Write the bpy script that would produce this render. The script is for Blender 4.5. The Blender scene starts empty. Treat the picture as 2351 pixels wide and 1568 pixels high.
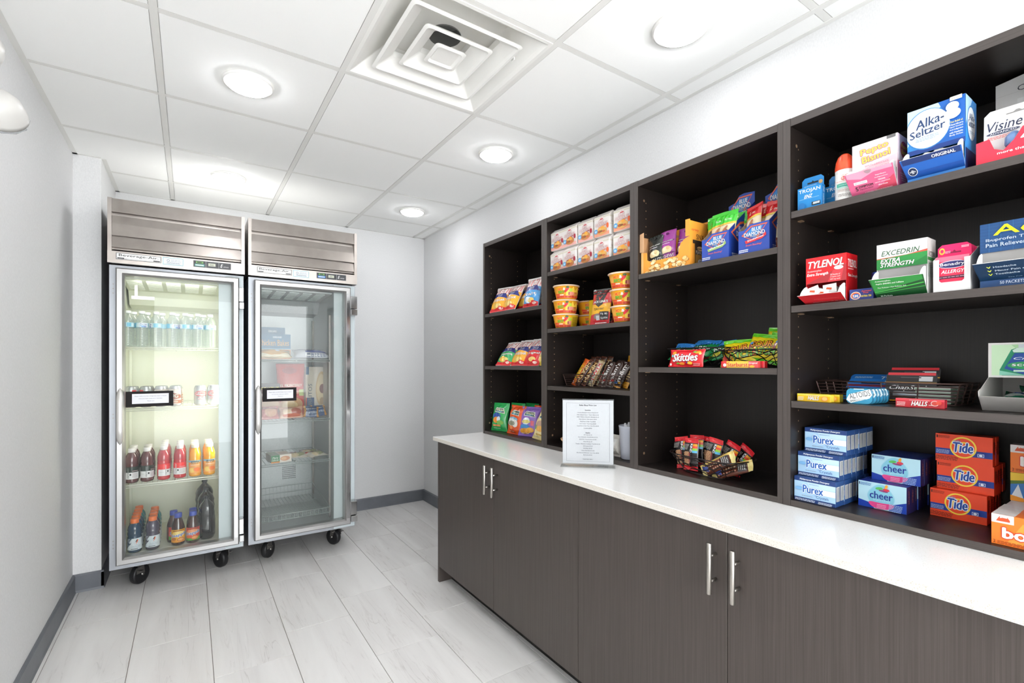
import bpy, bmesh, math, random
from mathutils import Vector, Matrix
from mathutils.geometry import tessellate_polygon
random.seed(7)
S = bpy.context.scene
COL = S.collection
H = 2.4556            # ceiling height
XL = -2.378           # left wall plane; right wall x = 0, back wall y = 0
YR = -6.6             # rear wall behind the camera

# ---------------------------------------------------------------- camera
cd = bpy.data.cameras.new('camera')
cam = bpy.data.objects.new('camera', cd)
COL.objects.link(cam)
cam.location = (-1.8361, -4.2307, 1.2801)
cam.rotation_euler = (math.pi/2, 0, -0.5905)
cd.sensor_width = 36.0
cd.lens = 1104.75/2351*36.0
cd.shift_y = 51.07/2351
cd.clip_start = 0.02
S.camera = cam
# ---------------------------------------------------------------- world + exposure
w = bpy.data.worlds.new('world'); S.world = w; w.use_nodes = True
w.node_tree.nodes['Background'].inputs[0].default_value = (.95, .98, 1, 1)
w.node_tree.nodes['Background'].inputs[1].default_value = 6.4
S.view_settings.view_transform = 'Standard'
S.view_settings.look = 'None'
S.view_settings.gamma = 1.0
S.view_settings.use_curve_mapping = False
S.view_settings.exposure = 0.86
S.cycles.max_bounces = 9
S.cycles.diffuse_bounces = 6
S.cycles.glossy_bounces = 4
S.cycles.transmission_bounces = 8
S.cycles.transparent_max_bounces = 16
S.cycles.caustics_reflective = False
S.cycles.caustics_refractive = False
S.cycles.sample_clamp_indirect = 4.0
LAMP_GLOW = 29      # radiance of the domed lenses
# ceiling lamps (every recessed disc of the room, also those behind the camera)
LAMPS = [(-1.631, -0.724), (-0.412, -0.724), (-1.631, -1.943), (-0.412, -1.943), (-0.412, -3.162), (-1.631, -3.162)]
# unseen front opening, added as fill: a bright plain world, guided in by a portal
pl_ = bpy.data.lights.new('fill_portal', 'AREA'); pl_.shape = 'RECTANGLE'; pl_.size = 2.2; pl_.size_y = 2.3; pl_.cycles.is_portal = True
po = bpy.data.objects.new('fill_portal', pl_); COL.objects.link(po); po.location = (-1.189, YR+.02, 1.15); po.rotation_euler = (math.pi/2, 0, math.pi)

# ---------------------------------------------------------------- colours + materials
def hx(h):
    if not isinstance(h, str): return h
    v = [int(h[i:i+2], 16)/255 for i in (0, 2, 4)]
    return tuple(c/12.92 if c <= .04045 else ((c+.055)/1.055)**2.4 for c in v)
M = {}
def mat(name, col='888888', rough=.5, metal=0., spec=.5, emit=0, coat=0, noise=None, bump=None, vcol=False, alpha_mix=None, aniso=0):
    m = bpy.data.materials.new(name); m.use_nodes = True; M[name] = m
    nt = m.node_tree; N = nt.nodes; L = nt.links; p = N['Principled BSDF']
    c = hx(col); p.inputs['Base Color'].default_value = (*c, 1)
    p.inputs['Roughness'].default_value = rough; p.inputs['Metallic'].default_value = metal
    p.inputs['Specular IOR Level'].default_value = spec
    if coat: p.inputs['Coat Weight'].default_value = coat; p.inputs['Coat Roughness'].default_value = .12
    if emit: p.inputs['Emission Color'].default_value = (*c, 1); p.inputs['Emission Strength'].default_value = emit
    src = None
    if vcol:
        a = N.new('ShaderNodeAttribute'); a.attribute_name = 'Col'; src = a.outputs['Color']
        L.new(src, p.inputs['Base Color'])
    if noise:            # (scale xyz, second colour, contrast lo, hi, detail)
        sc, c2, lo, hi, det = noise
        g = N.new('ShaderNodeNewGeometry'); mp = N.new('ShaderNodeMapping'); mp.inputs['Scale'].default_value = sc
        n = N.new('ShaderNodeTexNoise'); n.inputs['Scale'].default_value = 1; n.inputs['Detail'].default_value = det
        r = N.new('ShaderNodeMapRange'); r.inputs[1].default_value = lo; r.inputs[2].default_value = hi
        mx = N.new('ShaderNodeMix'); mx.data_type = 'RGBA'
        mx.inputs[6].default_value = (*c, 1); mx.inputs[7].default_value = (*hx(c2), 1)
        L.new(g.outputs['Position'], mp.inputs['Vector']); L.new(mp.outputs[0], n.inputs['Vector'])
        L.new(n.outputs['Fac'], r.inputs[0]); L.new(r.outputs[0], mx.inputs[0]); L.new(mx.outputs[2], p.inputs['Base Color'])
    if bump:             # list of (scale xyz, strength, distance)
        prev = None
        for sc, st, di in bump:
            g = N.new('ShaderNodeNewGeometry'); mp = N.new('ShaderNodeMapping'); mp.inputs['Scale'].default_value = sc
            n = N.new('ShaderNodeTexNoise'); n.inputs['Scale'].default_value = 1; n.inputs['Detail'].default_value = 2
            b = N.new('ShaderNodeBump'); b.inputs['Strength'].default_value = st; b.inputs['Distance'].default_value = di
            L.new(g.outputs['Position'], mp.inputs['Vector']); L.new(mp.outputs[0], n.inputs['Vector'])
            L.new(n.outputs['Fac'], b.inputs['Height'])
            if prev: L.new(prev, b.inputs['Normal'])
            prev = b.outputs[0]
        L.new(prev, p.inputs['Normal'])
    return m
def glassy(name, tint, gloss=.08, rough=.02, haze=0., hcol='ffffff', fres=True):
    """thin clear sheet: transparent + fresnel reflection (+ a little diffuse haze)"""
    m = bpy.data.materials.new(name); m.use_nodes = True; M[name] = m
    nt = m.node_tree; N = nt.nodes; L = nt.links; N.remove(N['Principled BSDF'])
    out = N['Material Output']
    t = N.new('ShaderNodeBsdfTransparent'); t.inputs[0].default_value = (*hx(tint), 1)
    g = N.new('ShaderNodeBsdfGlossy'); g.inputs['Roughness'].default_value = rough
    base = t.outputs[0]
    if haze:
        d = N.new('ShaderNodeBsdfDiffuse'); d.inputs[0].default_value = (*hx(hcol), 1)
        mh = N.new('ShaderNodeMixShader'); mh.inputs[0].default_value = haze
        L.new(base, mh.inputs[1]); L.new(d.outputs[0], mh.inputs[2]); base = mh.outputs[0]
    mx = N.new('ShaderNodeMixShader')
    lw = N.new('ShaderNodeLayerWeight'); lw.inputs['Blend'].default_value = .5
    pw = N.new('ShaderNodeMath'); pw.operation = 'POWER'; pw.inputs[1].default_value = 4
    ml = N.new('ShaderNodeMath'); ml.operation = 'MULTIPLY_ADD'; ml.inputs[1].default_value = .7; ml.inputs[2].default_value = gloss
    L.new(lw.outputs['Facing'], pw.inputs[0]); L.new(pw.outputs[0], ml.inputs[0]); L.new(ml.outputs[0], mx.inputs[0])
    L.new(base, mx.inputs[1]); L.new(g.outputs[0], mx.inputs[2]); L.new(mx.outputs[0], out.inputs[0])
    return m

mat('wallcover', 'dddddd', .62, bump=[((900, 900, 260), .10, .001), ((260, 260, 1100), .10, .001)], noise=((260, 260, 110), 'd3d3d3', .3, .7, 4))
mat('ceiling_board', 'fafaf8', .9, spec=.2, bump=[((420, 420, 420), .12, .001)])
mat('tee_paint', 'e6e5e1', .45, spec=.4)
mat('plenum', '8a8a88', .9)
mat('vinyl_base', '6f7278', .42, noise=((7, 7, 7), '64676d', .3, .7, 3))
mat('grout', '857c76', .9)
mat('white_paint', 'efeeea', .38)
mat('lamp_plastic', 'c0beba', .4)
mat('diffuser_paint', 'f0efeb', .5)
mat('duct_dark', '7a7a78', .8)
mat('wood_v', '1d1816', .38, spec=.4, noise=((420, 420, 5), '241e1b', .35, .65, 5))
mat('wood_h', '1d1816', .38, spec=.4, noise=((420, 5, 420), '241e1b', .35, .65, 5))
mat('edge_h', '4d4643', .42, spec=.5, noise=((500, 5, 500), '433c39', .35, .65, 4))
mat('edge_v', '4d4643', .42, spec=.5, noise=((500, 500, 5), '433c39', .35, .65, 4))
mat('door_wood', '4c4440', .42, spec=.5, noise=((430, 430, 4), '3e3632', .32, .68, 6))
mat('kick', '15120f', .7)
mat('quartz', 'e8e7e5', .17, spec=.5, noise=((330, 330, 330), 'd6d0c8', .60, .72, 2))
mat('quartz_edge', 'dcd6cd', .3, spec=.5, noise=((380, 380, 380), 'b8ae9f', .55, .72, 2))
mat('nickel', 'b3aea7', .32, metal=1)
mat('brass', 'c9a888', .4, metal=.8)
mat('steel', 'b2aba5', .30, metal=1, bump=[((3, 900, 900), .05, .0005)], noise=((9, 9, 9), 'a49c96', .35, .7, 3))
mat('aluminium', 'aaa9a8', .30, metal=.85)
mat('aluminium_panel', '9c9fa4', .42, metal=.75)
mat('handle_alu', 'd0cecb', .42, metal=.6)
mat('chrome', 'b4b4b4', .10, metal=1)
mat('liner', 'dfe1d4', .45, spec=.4)
mat('liner_grey', 'c4c9ca', .4, metal=.2, noise=((160, 160, 160), 'b8bebf', .3, .7, 3))
mat('jamb', 'c9d3d6', .35)
mat('wire_cream', 'e8eadf', .4)
mat('wire_grey', 'a9b2b0', .35, metal=.3)
mat('wire_dark', '2a2424', .35, metal=.5)
mat('wire_bronze', '5a4540', .4, metal=.5)
mat('rubber', '1c1c1e', .45)
mat('zinc', '8d8a86', .35, metal=.9)
mat('black_gloss', '17161a', .15)
mat('gasket', '8c8f92', .6)
mat('slot_dark', '4a4e4c', .7)
mat('card', vcol=True, rough=.42, spec=.45)
mat('card_in', 'bdbab6', .8)
mat('kraft', 'b98d66', .8)
mat('film', vcol=True, rough=.22, spec=.6, coat=.4)
mat('paper', vcol=True, rough=.7, spec=.3)
mat('ink', vcol=True, rough=.3, spec=.5)
mat('can_metal', vcol=True, rough=.25, metal=.55)
mat('liquid', vcol=True, rough=.12, spec=.6, coat=.5)
mat('cap_plastic', vcol=True, rough=.35)
mat('wood_light', 'd9b088', .5)
mat('frost_plastic', 'c9ccd8', .35)
mat('lens', 'fafbff', .5, emit=LAMP_GLOW)
mat('fridge_tube', 'fbffe2', .5, emit=5)
glassy('pane', 'fafbfa', .012, .0, haze=.012, hcol='e8f0ee')
glassy('pane_freezer', 'f7f8f7', .022, .0, haze=.02, hcol='dfe6e4')
glassy('pet', 'eff4f3', .10, .10, haze=.16, hcol='f4f6f6')
glassy('acrylic', 'fbfcfc', .02, .02, haze=.02)
glassy('clear_lens', 'e9ecf0', .25, .12, haze=.35)
glassy('wrap', 'f0f2f2', .12, .12, haze=.22, hcol='e8e6e2')

# floor tile: pale grey vein-cut porcelain
def tile_mat():
    m = mat('porcelain', 'e3e1df', .30, spec=.45)
    nt = m.node_tree; N = nt.nodes; L = nt.links; p = N['Principled BSDF']
    g = N.new('ShaderNodeNewGeometry'); oi = N.new('ShaderNodeObjectInfo')
    sep = N.new('ShaderNodeVectorMath'); sep.operation = 'MULTIPLY_ADD'
    comb = N.new('ShaderNodeCombineXYZ'); L.new(oi.outputs['Random'], comb.inputs[0]); L.new(oi.outputs['Random'], comb.inputs[1])
    sep.inputs[1].default_value = (37, 91, 0); L.new(comb.outputs[0], sep.inputs[0]); L.new(g.outputs['Position'], sep.inputs[2])
    def nz(sc, det, dist):
        mp = N.new('ShaderNodeMapping'); mp.inputs['Scale'].default_value = sc; L.new(sep.outputs[0], mp.inputs['Vector'])
        n = N.new('ShaderNodeTexNoise'); n.inputs['Scale'].default_value = 1; n.inputs['Detail'].default_value = det
        n.inputs['Distortion'].default_value = dist; L.new(mp.outputs[0], n.inputs['Vector']); return n.outputs['Fac']
    a = nz((9, 1.0, 1), 5, .6); b = nz((26, 1.6, 1), 3, .9)
    # thin veins where noise b crosses .5
    s = N.new('ShaderNodeMath'); s.operation = 'SUBTRACT'; s.inputs[1].default_value = .5; L.new(b, s.inputs[0])
    ab = N.new('ShaderNodeMath'); ab.operation = 'ABSOLUTE'; L.new(s.outputs[0], ab.inputs[0])
    r = N.new('ShaderNodeMapRange'); r.inputs[1].default_value = 0; r.inputs[2].default_value = .016; r.inputs[3].default_value = .35; r.inputs[4].default_value = 0
    L.new(ab.outputs[0], r.inputs[0])
    gate = N.new('ShaderNodeMapRange'); gate.inputs[1].default_value = .45; gate.inputs[2].default_value = .65; L.new(a, gate.inputs[0])
    mu = N.new('ShaderNodeMath'); mu.operation = 'MULTIPLY'; L.new(r.outputs[0], mu.inputs[0]); L.new(gate.outputs[0], mu.inputs[1])
    m1 = N.new('ShaderNodeMix'); m1.data_type = 'RGBA'; m1.inputs[6].default_value = (*hx('e6e4e2'), 1); m1.inputs[7].default_value = (*hx('d9d6d4'), 1)
    ra = N.new('ShaderNodeMapRange'); ra.inputs[1].default_value = .35; ra.inputs[2].default_value = .7; L.new(a, ra.inputs[0]); L.new(ra.outputs[0], m1.inputs[0])
    m2 = N.new('ShaderNodeMix'); m2.data_type = 'RGBA'; m2.inputs[7].default_value = (*hx('8f8680'), 1)
    L.new(m1.outputs[2], m2.inputs[6]); L.new(mu.outputs[0], m2.inputs[0]); L.new(m2.outputs[2], p.inputs['Base Color'])
tile_mat()

# ---------------------------------------------------------------- mesh builder
class MB:
    def __init__(s): s.v = []; s.f = []; s.c = []; s.sm = []
    def face(s, pts, col=(.5, .5, .5), smooth=False):
        i = len(s.v); s.v += [tuple(p) for p in pts]; s.f.append(tuple(range(i, i+len(pts)))); s.c.append(hx(col)); s.sm.append(smooth)
    def mesh(s, vs, fs, col=(.5, .5, .5), smooth=False):
        i = len(s.v); s.v += [tuple(p) for p in vs]
        cc = hx(col) if not isinstance(col, list) else None
        for k, f in enumerate(fs):
            s.f.append(tuple(i+a for a in f)); s.c.append(cc if cc else hx(col[k])); s.sm.append(smooth)
    def box(s, x0, x1, y0, y1, z0, z1, col=(.5, .5, .5), b=0):
        if x0 > x1: x0, x1 = x1, x0
        if y0 > y1: y0, y1 = y1, y0
        if z0 > z1: z0, z1 = z1, z0
        if b:
            vs = []
            for z, k in ((z0, b), (z0+b, 0), (z1-b, 0), (z1, b)):
                vs += [(x0+k+b*(1 if k == 0 else 0), y0+k, z), (x1-k-b*(1 if k == 0 else 0), y0+k, z), (x1-k, y0+k+(b if k == 0 else 0), z), (x1-k, y1-k-(b if k == 0 else 0), z),
                       (x1-k-(b if k == 0 else 0), y1-k, z), (x0+k+(b if k == 0 else 0), y1-k, z), (x0+k, y1-k-(b if k == 0 else 0), z), (x0+k, y0+k+(b if k == 0 else 0), z)]
            fs = [tuple(range(7, -1, -1)), tuple(range(24, 32))]
            for r in range(3):
                for k in range(8): fs.append((r*8+k, r*8+(k+1) % 8, r*8+8+(k+1) % 8, r*8+8+k))
            s.mesh(vs, fs, col); return
        vs = [(x0, y0, z0), (x1, y0, z0), (x1, y1, z0), (x0, y1, z0), (x0, y0, z1), (x1, y0, z1), (x1, y1, z1), (x0, y1, z1)]
        s.mesh(vs, [(0, 3, 2, 1), (4, 5, 6, 7), (0, 1, 5, 4), (1, 2, 6, 5), (2, 3, 7, 6), (3, 0, 4, 7)], col)
    def lathe(s, prof, n=20, col=(.5, .5, .5), cx=0, cy=0, smooth=True, cols=None, closed=True, lobes=None):
        vs = []; fs = []; cl = []
        for r, z in prof:
            for k in range(n):
                a = 2*math.pi*k/n; rr = r if not lobes else r*(1+lobes[1]*math.cos(lobes[0]*a))
                vs.append((cx+rr*math.cos(a), cy+rr*math.sin(a), z))
        for j in range(len(prof)-1):
            for k in range(n):
                fs.append((j*n+k, j*n+(k+1) % n, (j+1)*n+(k+1) % n, (j+1)*n+k)); cl.append(cols[j] if cols else col)
        if closed:
            if prof[0][0] > 1e-5: fs.append(tuple(range(n-1, -1, -1))); cl.append(cols[0] if cols else col)
            if prof[-1][0] > 1e-5: fs.append(tuple((len(prof)-1)*n+k for k in range(n))); cl.append(cols[-1] if cols else col)
        s.mesh(vs, fs, cl, smooth)
    def tube(s, pts, r, n=5, col=(.5, .5, .5), closed=False):
        pts = [Vector(p) for p in pts]; m = len(pts); vs = []; fs = []
        up0 = None
        for i, p in enumerate(pts):
            a = pts[(i-1) % m] if (i > 0 or closed) else p; b = pts[(i+1) % m] if (i < m-1 or closed) else p
            d = (b-a).normalized() if (b-a).length > 1e-9 else Vector((0, 0, 1))
            up = Vector((0, 0, 1)) if abs(d.z) < .9 else Vector((1, 0, 0))
            u = d.cross(up).normalized(); v = u.cross(d).normalized()
            for k in range(n):
                t = 2*math.pi*k/n; vs.append(p+u*(r*math.cos(t))+v*(r*math.sin(t)))
        for i in range(m if closed else m-1):
            j = (i+1) % m
            for k in range(n): fs.append((i*n+k, i*n+(k+1) % n, j*n+(k+1) % n, j*n+k))
        if not closed: fs += [tuple(range(n-1, -1, -1)), tuple((m-1)*n+k for k in range(n))]
        s.mesh(vs, fs, col, n > 5)
    def prism(s, pts, y0, y1, col=(.5, .5, .5), axis='y'):
        """polygon in (x,z) extruded along y (or (y,z) along x / (x,y) along z)"""
        n = len(pts)
        def q(p, t): return {'y': (p[0], t, p[1]), 'x': (t, p[0], p[1]), 'z': (p[0], p[1], t)}[axis]
        vs = [q(p, y0) for p in pts]+[q(p, y1) for p in pts]
        fs = [tuple(range(n)), tuple(range(2*n-1, n-1, -1))]+[(k, k+n, (k+1) % n+n, (k+1) % n) for k in range(n)]
        s.mesh(vs, fs, col)
    def data(s, name, mats):
        me = bpy.data.meshes.new(name)
        me.from_pydata(s.v, [], s.f)
        if not isinstance(mats, (list, tuple)): mats = [mats]
        for m in mats: me.materials.append(M[m])
        ca = me.color_attributes.new('Col', 'FLOAT_COLOR', 'CORNER')
        buf = []
        for f, c in zip(s.f, s.c): buf += [c[0], c[1], c[2], 1.0]*len(f)
        ca.data.foreach_set('color', buf)
        me.polygons.foreach_set('use_smooth', s.sm)
        me.update()
        return me
    def obj(s, name, mats, parent=None, loc=None, label=None):
        return link(s.data(name, mats), name, parent, loc, label)
def link(me, name, parent=None, loc=None, label=None):
    o = bpy.data.objects.new(name, me); COL.objects.link(o)
    if parent: o.parent = parent
    if loc: o.location = loc
    if label: o['label'] = label
    return o
def empty(name, loc=(0, 0, 0)):
    o = bpy.data.objects.new(name, None); COL.objects.link(o); o.location = loc; o.empty_display_size = .05; return o
def tag(o, label, cat, group=None, kind=None):
    o['label'] = label; o['category'] = cat
    if group: o['group'] = group
    if kind: o['kind'] = kind
    return o
def struct(o): o['kind'] = 'structure'; return o
def fix_normals(me):
    bm = bmesh.new(); bm.from_mesh(me); bmesh.ops.recalc_face_normals(bm, faces=bm.faces); bm.to_mesh(me); bm.free()

# ---------------------------------------------------------------- flat print (lettering, blocks of colour)
_txt = {}
def text_tris(s, shear=0., bold=.0):
    bold *= .62
    k = (s, shear, bold)
    if k in _txt: return _txt[k]
    cu = bpy.data.curves.new('t', 'FONT'); cu.body = s; cu.size = 1; cu.shear = shear; cu.offset = bold; cu.resolution_u = 2
    cu.fill_mode = 'BOTH' if hasattr(cu, 'fill_mode') else cu.fill_mode
    o = bpy.data.objects.new('t', cu)
    me = o.to_mesh()
    vs = [(v.co.x, v.co.y) for v in me.vertices]
    me.calc_loop_triangles()
    tr = [tuple(t.vertices) for t in me.loop_triangles]
    o.to_mesh_clear(); bpy.data.objects.remove(o); bpy.data.curves.remove(cu)
    if vs:
        x0 = min(v[0] for v in vs); x1 = max(v[0] for v in vs); y0 = min(v[1] for v in vs); y1 = max(v[1] for v in vs)
        w_ = max(x1-x0, 1e-6); h_ = max(y1-y0, 1e-6)
        vs = [((v[0]-x0)/w_-.5, (v[1]-y0)/h_-.5) for v in vs]
    _txt[k] = (vs, tr); return _txt[k]
def Sm(pts, c, it=3):
    for _ in range(it):
        q = []
        for k in range(len(pts)):
            p0, p1 = pts[k], pts[(k+1) % len(pts)]
            q += [(p0[0]*.75+p1[0]*.25, p0[1]*.75+p1[1]*.25), (p0[0]*.25+p1[0]*.75, p0[1]*.25+p1[1]*.75)]
        pts = q
    return ('P', pts, c)
# shapes, in fractions of the face (u right, v up)
def R(x0, y0, x1, y1, c): return ('P', [(x0, y0), (x1, y0), (x1, y1), (x0, y1)], c)
def P(pts, c): return ('P', pts, c)
def El(cx, cy, rx, ry, c, rot=0, n=18):
    a = math.radians(rot); o = []
    for k in range(n):
        t = 2*math.pi*k/n; x = rx*math.cos(t); y = ry*math.sin(t)
        o.append((cx+x*math.cos(a)-y*math.sin(a), cy+x*math.sin(a)+y*math.cos(a)))
    return ('P', o, c)
def T(s, cx, cy, w_, h_, c, rot=0, sh=0., b=.0, out=None): return ('T', s, cx, cy, w_, h_, c, rot, sh, b, out)
def Ln(x0, y0, x1, y1, n, c, th=.5, seed=1):
    """n rows of tiny unreadable print drawn as dashes"""
    rn = random.Random(seed); o = []
    for i in range(n):
        yy = y1-(y1-y0)*(i+.5)/n; hh = (y1-y0)/n*th/2; x = x0; end = x1-(x1-x0)*rn.random()*.25
        while x < end:
            wd = (x1-x0)*rn.uniform(.06, .18); o.append(R(x, yy-hh, min(x+wd, end), yy+hh, c)); x += wd+(x1-x0)*.025
    return o
def flat(shapes):
    o = []
    for s in shapes:
        if isinstance(s, list): o += flat(s)
        else: o.append(s)
    return o
def art(mb, shapes, W, Hh, mapf, curved=0, dl=.00016, clip=True):
    """mapf(x, y, off) -> 3D.  curved = longest allowed edge in metres (0: flat face)"""
    lay = 0
    for s in flat(shapes):
        lay += 1 if s[0] == 'P' else 2; off = .0003+lay*dl if not curved else .0006+lay*dl
        jobs = []
        if s[0] == 'P':
            pts = [(min(max(x, 0), 1), min(max(y, 0), 1)) for x, y in s[1]] if clip else s[1]
            try: tr = tessellate_polygon([[Vector((x, y, 0)) for x, y in pts]])
            except Exception: continue
            jobs.append(([(x*W, y*Hh) for x, y in pts], tr, s[2], off))
        else:
            _, t, cx, cy, w_, h_, c, rot, sh, b, out = s
            vs, tr = text_tris(t, sh)
            a = math.radians(rot); ca, sa = math.cos(a), math.sin(a); em = h_*Hh/.72
            rb = b*.42*em; ww = w_*W-2*rb; hh = h_*Hh-rb
            def pl(dx, dy): return [(cx*W+(x*ww+dx)*ca-(y*hh+dy)*sa, cy*Hh+(x*ww+dx)*sa+(y*hh+dy)*ca) for x, y in vs]
            if out:
                ro = rb+out[1]*.9*em
                for k in range(8): jobs.append((pl(ro*math.cos(k*math.pi/4), ro*math.sin(k*math.pi/4)), tr, out[0], off)); off += 2e-5
                off += dl*1.5; lay += 1.5
            jobs.append((pl(0, 0), tr, c, off))
            if b >= .015:
                for dx, dy in ((1, 0), (-1, 0), (0, .6), (0, -.6)): off += 2e-5; jobs.append((pl(rb*dx, rb*dy), tr, c, off))
        for pts, tr, c, off in jobs:
            c = hx(c)
            if not curved:
                i = len(mb.v); mb.v += [mapf(x, y, off) for x, y in pts]
                for f in tr:
                    p0, p1, p2 = [pts[k] for k in f]
                    ar = (p1[0]-p0[0])*(p2[1]-p0[1])-(p2[0]-p0[0])*(p1[1]-p0[1])
                    if abs(ar) < 1e-12: continue
                    f = f if ar > 0 else f[::-1]
                    mb.f.append(tuple(i+k for k in f)); mb.c.append(c); mb.sm.append(False)
            else:
                st = [tuple(pts[k] for k in f) for f in tr]
                while st:
                    p = st.pop()
                    d = [math.dist(p[k], p[(k+1) % 3]) for k in range(3)]; k = d.index(max(d))
                    if d[k] > curved:
                        a_, b_, c_ = p[k], p[(k+1) % 3], p[(k+2) % 3]; m_ = ((a_[0]+b_[0])/2, (a_[1]+b_[1])/2)
                        st += [(a_, m_, c_), (m_, b_, c_)]; continue
                    ar = (p[1][0]-p[0][0])*(p[2][1]-p[0][1])-(p[2][0]-p[0][0])*(p[1][1]-p[0][1])
                    if abs(ar) < 1e-12: continue
                    if ar < 0: p = p[::-1]
                    mb.face([mapf(x, y, off) for x, y in p], c, True)
def Ffront(x0=0, z0=0, y=0): return lambda x, z, o: (x0+x, y-o, z0+z)
def Fright(x, z0=0): return lambda a, z, o: (x+o, a, z0+z)
def Ftop(z): return lambda a, b, o: (a, b, z+o)

# ---------------------------------------------------------------- kinds of goods: meshes made once, then placed many times
class Kind:
    """parts: list of (object name, mesh, index of parent or None, label)"""
    def __init__(s, name, cat): s.name = name; s.cat = cat; s.parts = []
    def add(s, name, mb, mats, parent=0, label=None):
        s.parts.append((name, mb.data(name, mats) if isinstance(mb, MB) else mb, None if not s.parts else parent, label)); return len(s.parts)-1
    def place(s, loc, yaw=-90, tilt=0, roll=0, label='', group=None, scale=None):
        objs = []
        for n, me, par, lb in s.parts:
            o = bpy.data.objects.new(n, me); COL.objects.link(o)
            if par is not None: o.parent = objs[par]
            if lb: o['label'] = lb
            objs.append(o)
        r = objs[0]; r.rotation_mode = 'YXZ'; r.location = loc
        r.rotation_euler = (math.radians(-tilt), math.radians(roll), math.radians(yaw))
        if scale: r.scale = (scale,)*3 if not isinstance(scale, tuple) else scale
        tag(r, label, s.cat, group); return r
# ================================================================ the room
def simple(name, m, *bxs, b=0):
    mb = MB()
    for x in bxs: mb.box(*x, b=b)
    return mb.obj(name, m)
struct(simple('wall_back', 'wallcover', (XL-.12, .12, 0, .12, 0, H+.3)))
struct(simple('wall_right', 'wallcover', (0, .12, YR, 0, 0, H+.3)))
struct(simple('wall_left', 'wallcover', (XL-.12, XL, YR, -.0, 0, H+.3)))
struct(simple('wall_pier', 'wallcover', (XL, -2.255, -.632, 0, 0, H)))
wf = struct(simple('wall_front', 'wallcover', (XL-.12, .12, YR-.12, YR, 2.3, H+.3), (XL-.12, XL+.09, YR-.12, YR, 0, 2.3), (-.09, .12, YR-.12, YR, 0, 2.3)))  # opening behind the camera added to let the fill light in
# seam of the wallcovering above the shelves (a lapped joint)
mb = MB(); mb.box(-.0006, 0, -3.452, -2.88, 2.021, H-.03); mb.obj('wallcover_sheet', 'wallcover', bpy.data.objects['wall_right'])
# baseboards: rubber cove base with a rounded top
def base(name, p0, p1, nrm):
    mb = MB(); t = .012; hgt = .10; (ax, ay), (bx, by) = p0, p1; nx, ny = nrm
    pr = [(0, 0), (t+.004, 0), (t, .012), (t, hgt-.008), (t-.006, hgt), (0, hgt)]
    for i in range(len(pr)-1):
        (o0, z0), (o1, z1) = pr[i], pr[i+1]
        mb.face([(ax+nx*o0, ay+ny*o0, z0), (bx+nx*o0, by+ny*o0, z0), (bx+nx*o1, by+ny*o1, z1), (ax+nx*o1, ay+ny*o1, z1)])
    for (qx, qy) in (p0, p1): mb.face([(qx+nx*o, qy+ny*o, z) for o, z in pr])
    me = mb.data(name, 'vinyl_base'); fix_normals(me); return struct(link(me, name))
base('baseboard_left', (XL, YR), (XL, -.632), (1, 0))
base('baseboard_pier', (XL, -.632), (-2.243, -.632), (0, -1))
base('baseboard_pier_side', (-2.255, -.644), (-2.255, 0), (1, 0))
base('baseboard_back', (-2.255, 0), (0, 0), (0, -1))
base('baseboard_right', (0, 0), (0, -1.62), (-1, 0))

# floor: slab of grout with every tile on it
fl = struct(simple('floor', 'grout', (XL, 0, YR, 0, -.05, -.0035)))
TX0, TW, TL = -2.3496, .2983, .6179
cache = {}
for c in range(-1, 9):
    x0 = max(TX0+c*TW+.0012, XL+.001); x1 = min(TX0+(c+1)*TW-.0012, -.001)
    if x1 <= x0: continue
    o = -1.095+.2*c
    while o < .7: o += TL
    for i in range(0, 14):
        y1 = min(o-i*TL-.0012, -.001); y0 = max(o-(i+1)*TL+.0012, YR)
        if y1 <= y0 or y0 > 0 or y1 < YR: continue
        key = (round(x1-x0, 4), round(y1-y0, 4))
        if key not in cache:
            mb = MB(); mb.box(0, x1-x0, 0, y1-y0, -.009, 0, b=.0007); cache[key] = mb.data('floor_tile', 'porcelain')
        link(cache[key], 'floor_tile', fl, (x0, y0, 0))

# ceiling: plenum deck, grid tees, lay-in boards
ce = struct(simple('ceiling', 'plenum', (XL, 0, YR, 0, H+.34, H+.36)))
gx = [-1.9358-.6096, -1.9358, -1.3262, -.7166, -.107]; gy0 = -2.2478
rows = [gy0+.6096*k for k in range(-7, 5)]
TWD = .012
tees = []
for x in gx[1:]:
    tees.append((x-TWD, x+TWD, YR, 0, H-.001, H+.004))
for x in gx[1:]:
    mb = MB(); mb.box(x-TWD, x+TWD, YR, -.001, H-.002, H+.002); mb.box(x-.002, x+.002, YR, -.001, H+.002, H+.03); mb.obj('grid_tee', 'tee_paint', ce)
xs_ = [XL]+gx[1:]+[0]
for y in rows:
    if y > -.02 or y < YR: continue
    for a, b in zip(xs_[:-1], xs_[1:]):
        mb = MB(); mb.box(a+(TWD if a > XL else .001), b-(TWD if b < 0 else .001), y-TWD, y+TWD, H-.001, H+.003); mb.obj('cross_tee', 'tee_paint', ce)
for (a, b, c, d_) in ((XL, XL+.022, YR, -.632), (-.022, 0, YR, 0), (-2.255, -2.233, -.632, 0), (-2.255, 0, -.022, 0), (XL, -2.255, -.654, -.632)):
    mb = MB(); mb.box(a, b, c, d_, H-.002, H+.002); mb.obj('wall_angle', 'tee_paint', ce)
cache = {}
ys_ = [YR]+[r for r in rows if YR < r < -.02]+[0]
VENT = (-1.3262, -2.8574)
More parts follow.
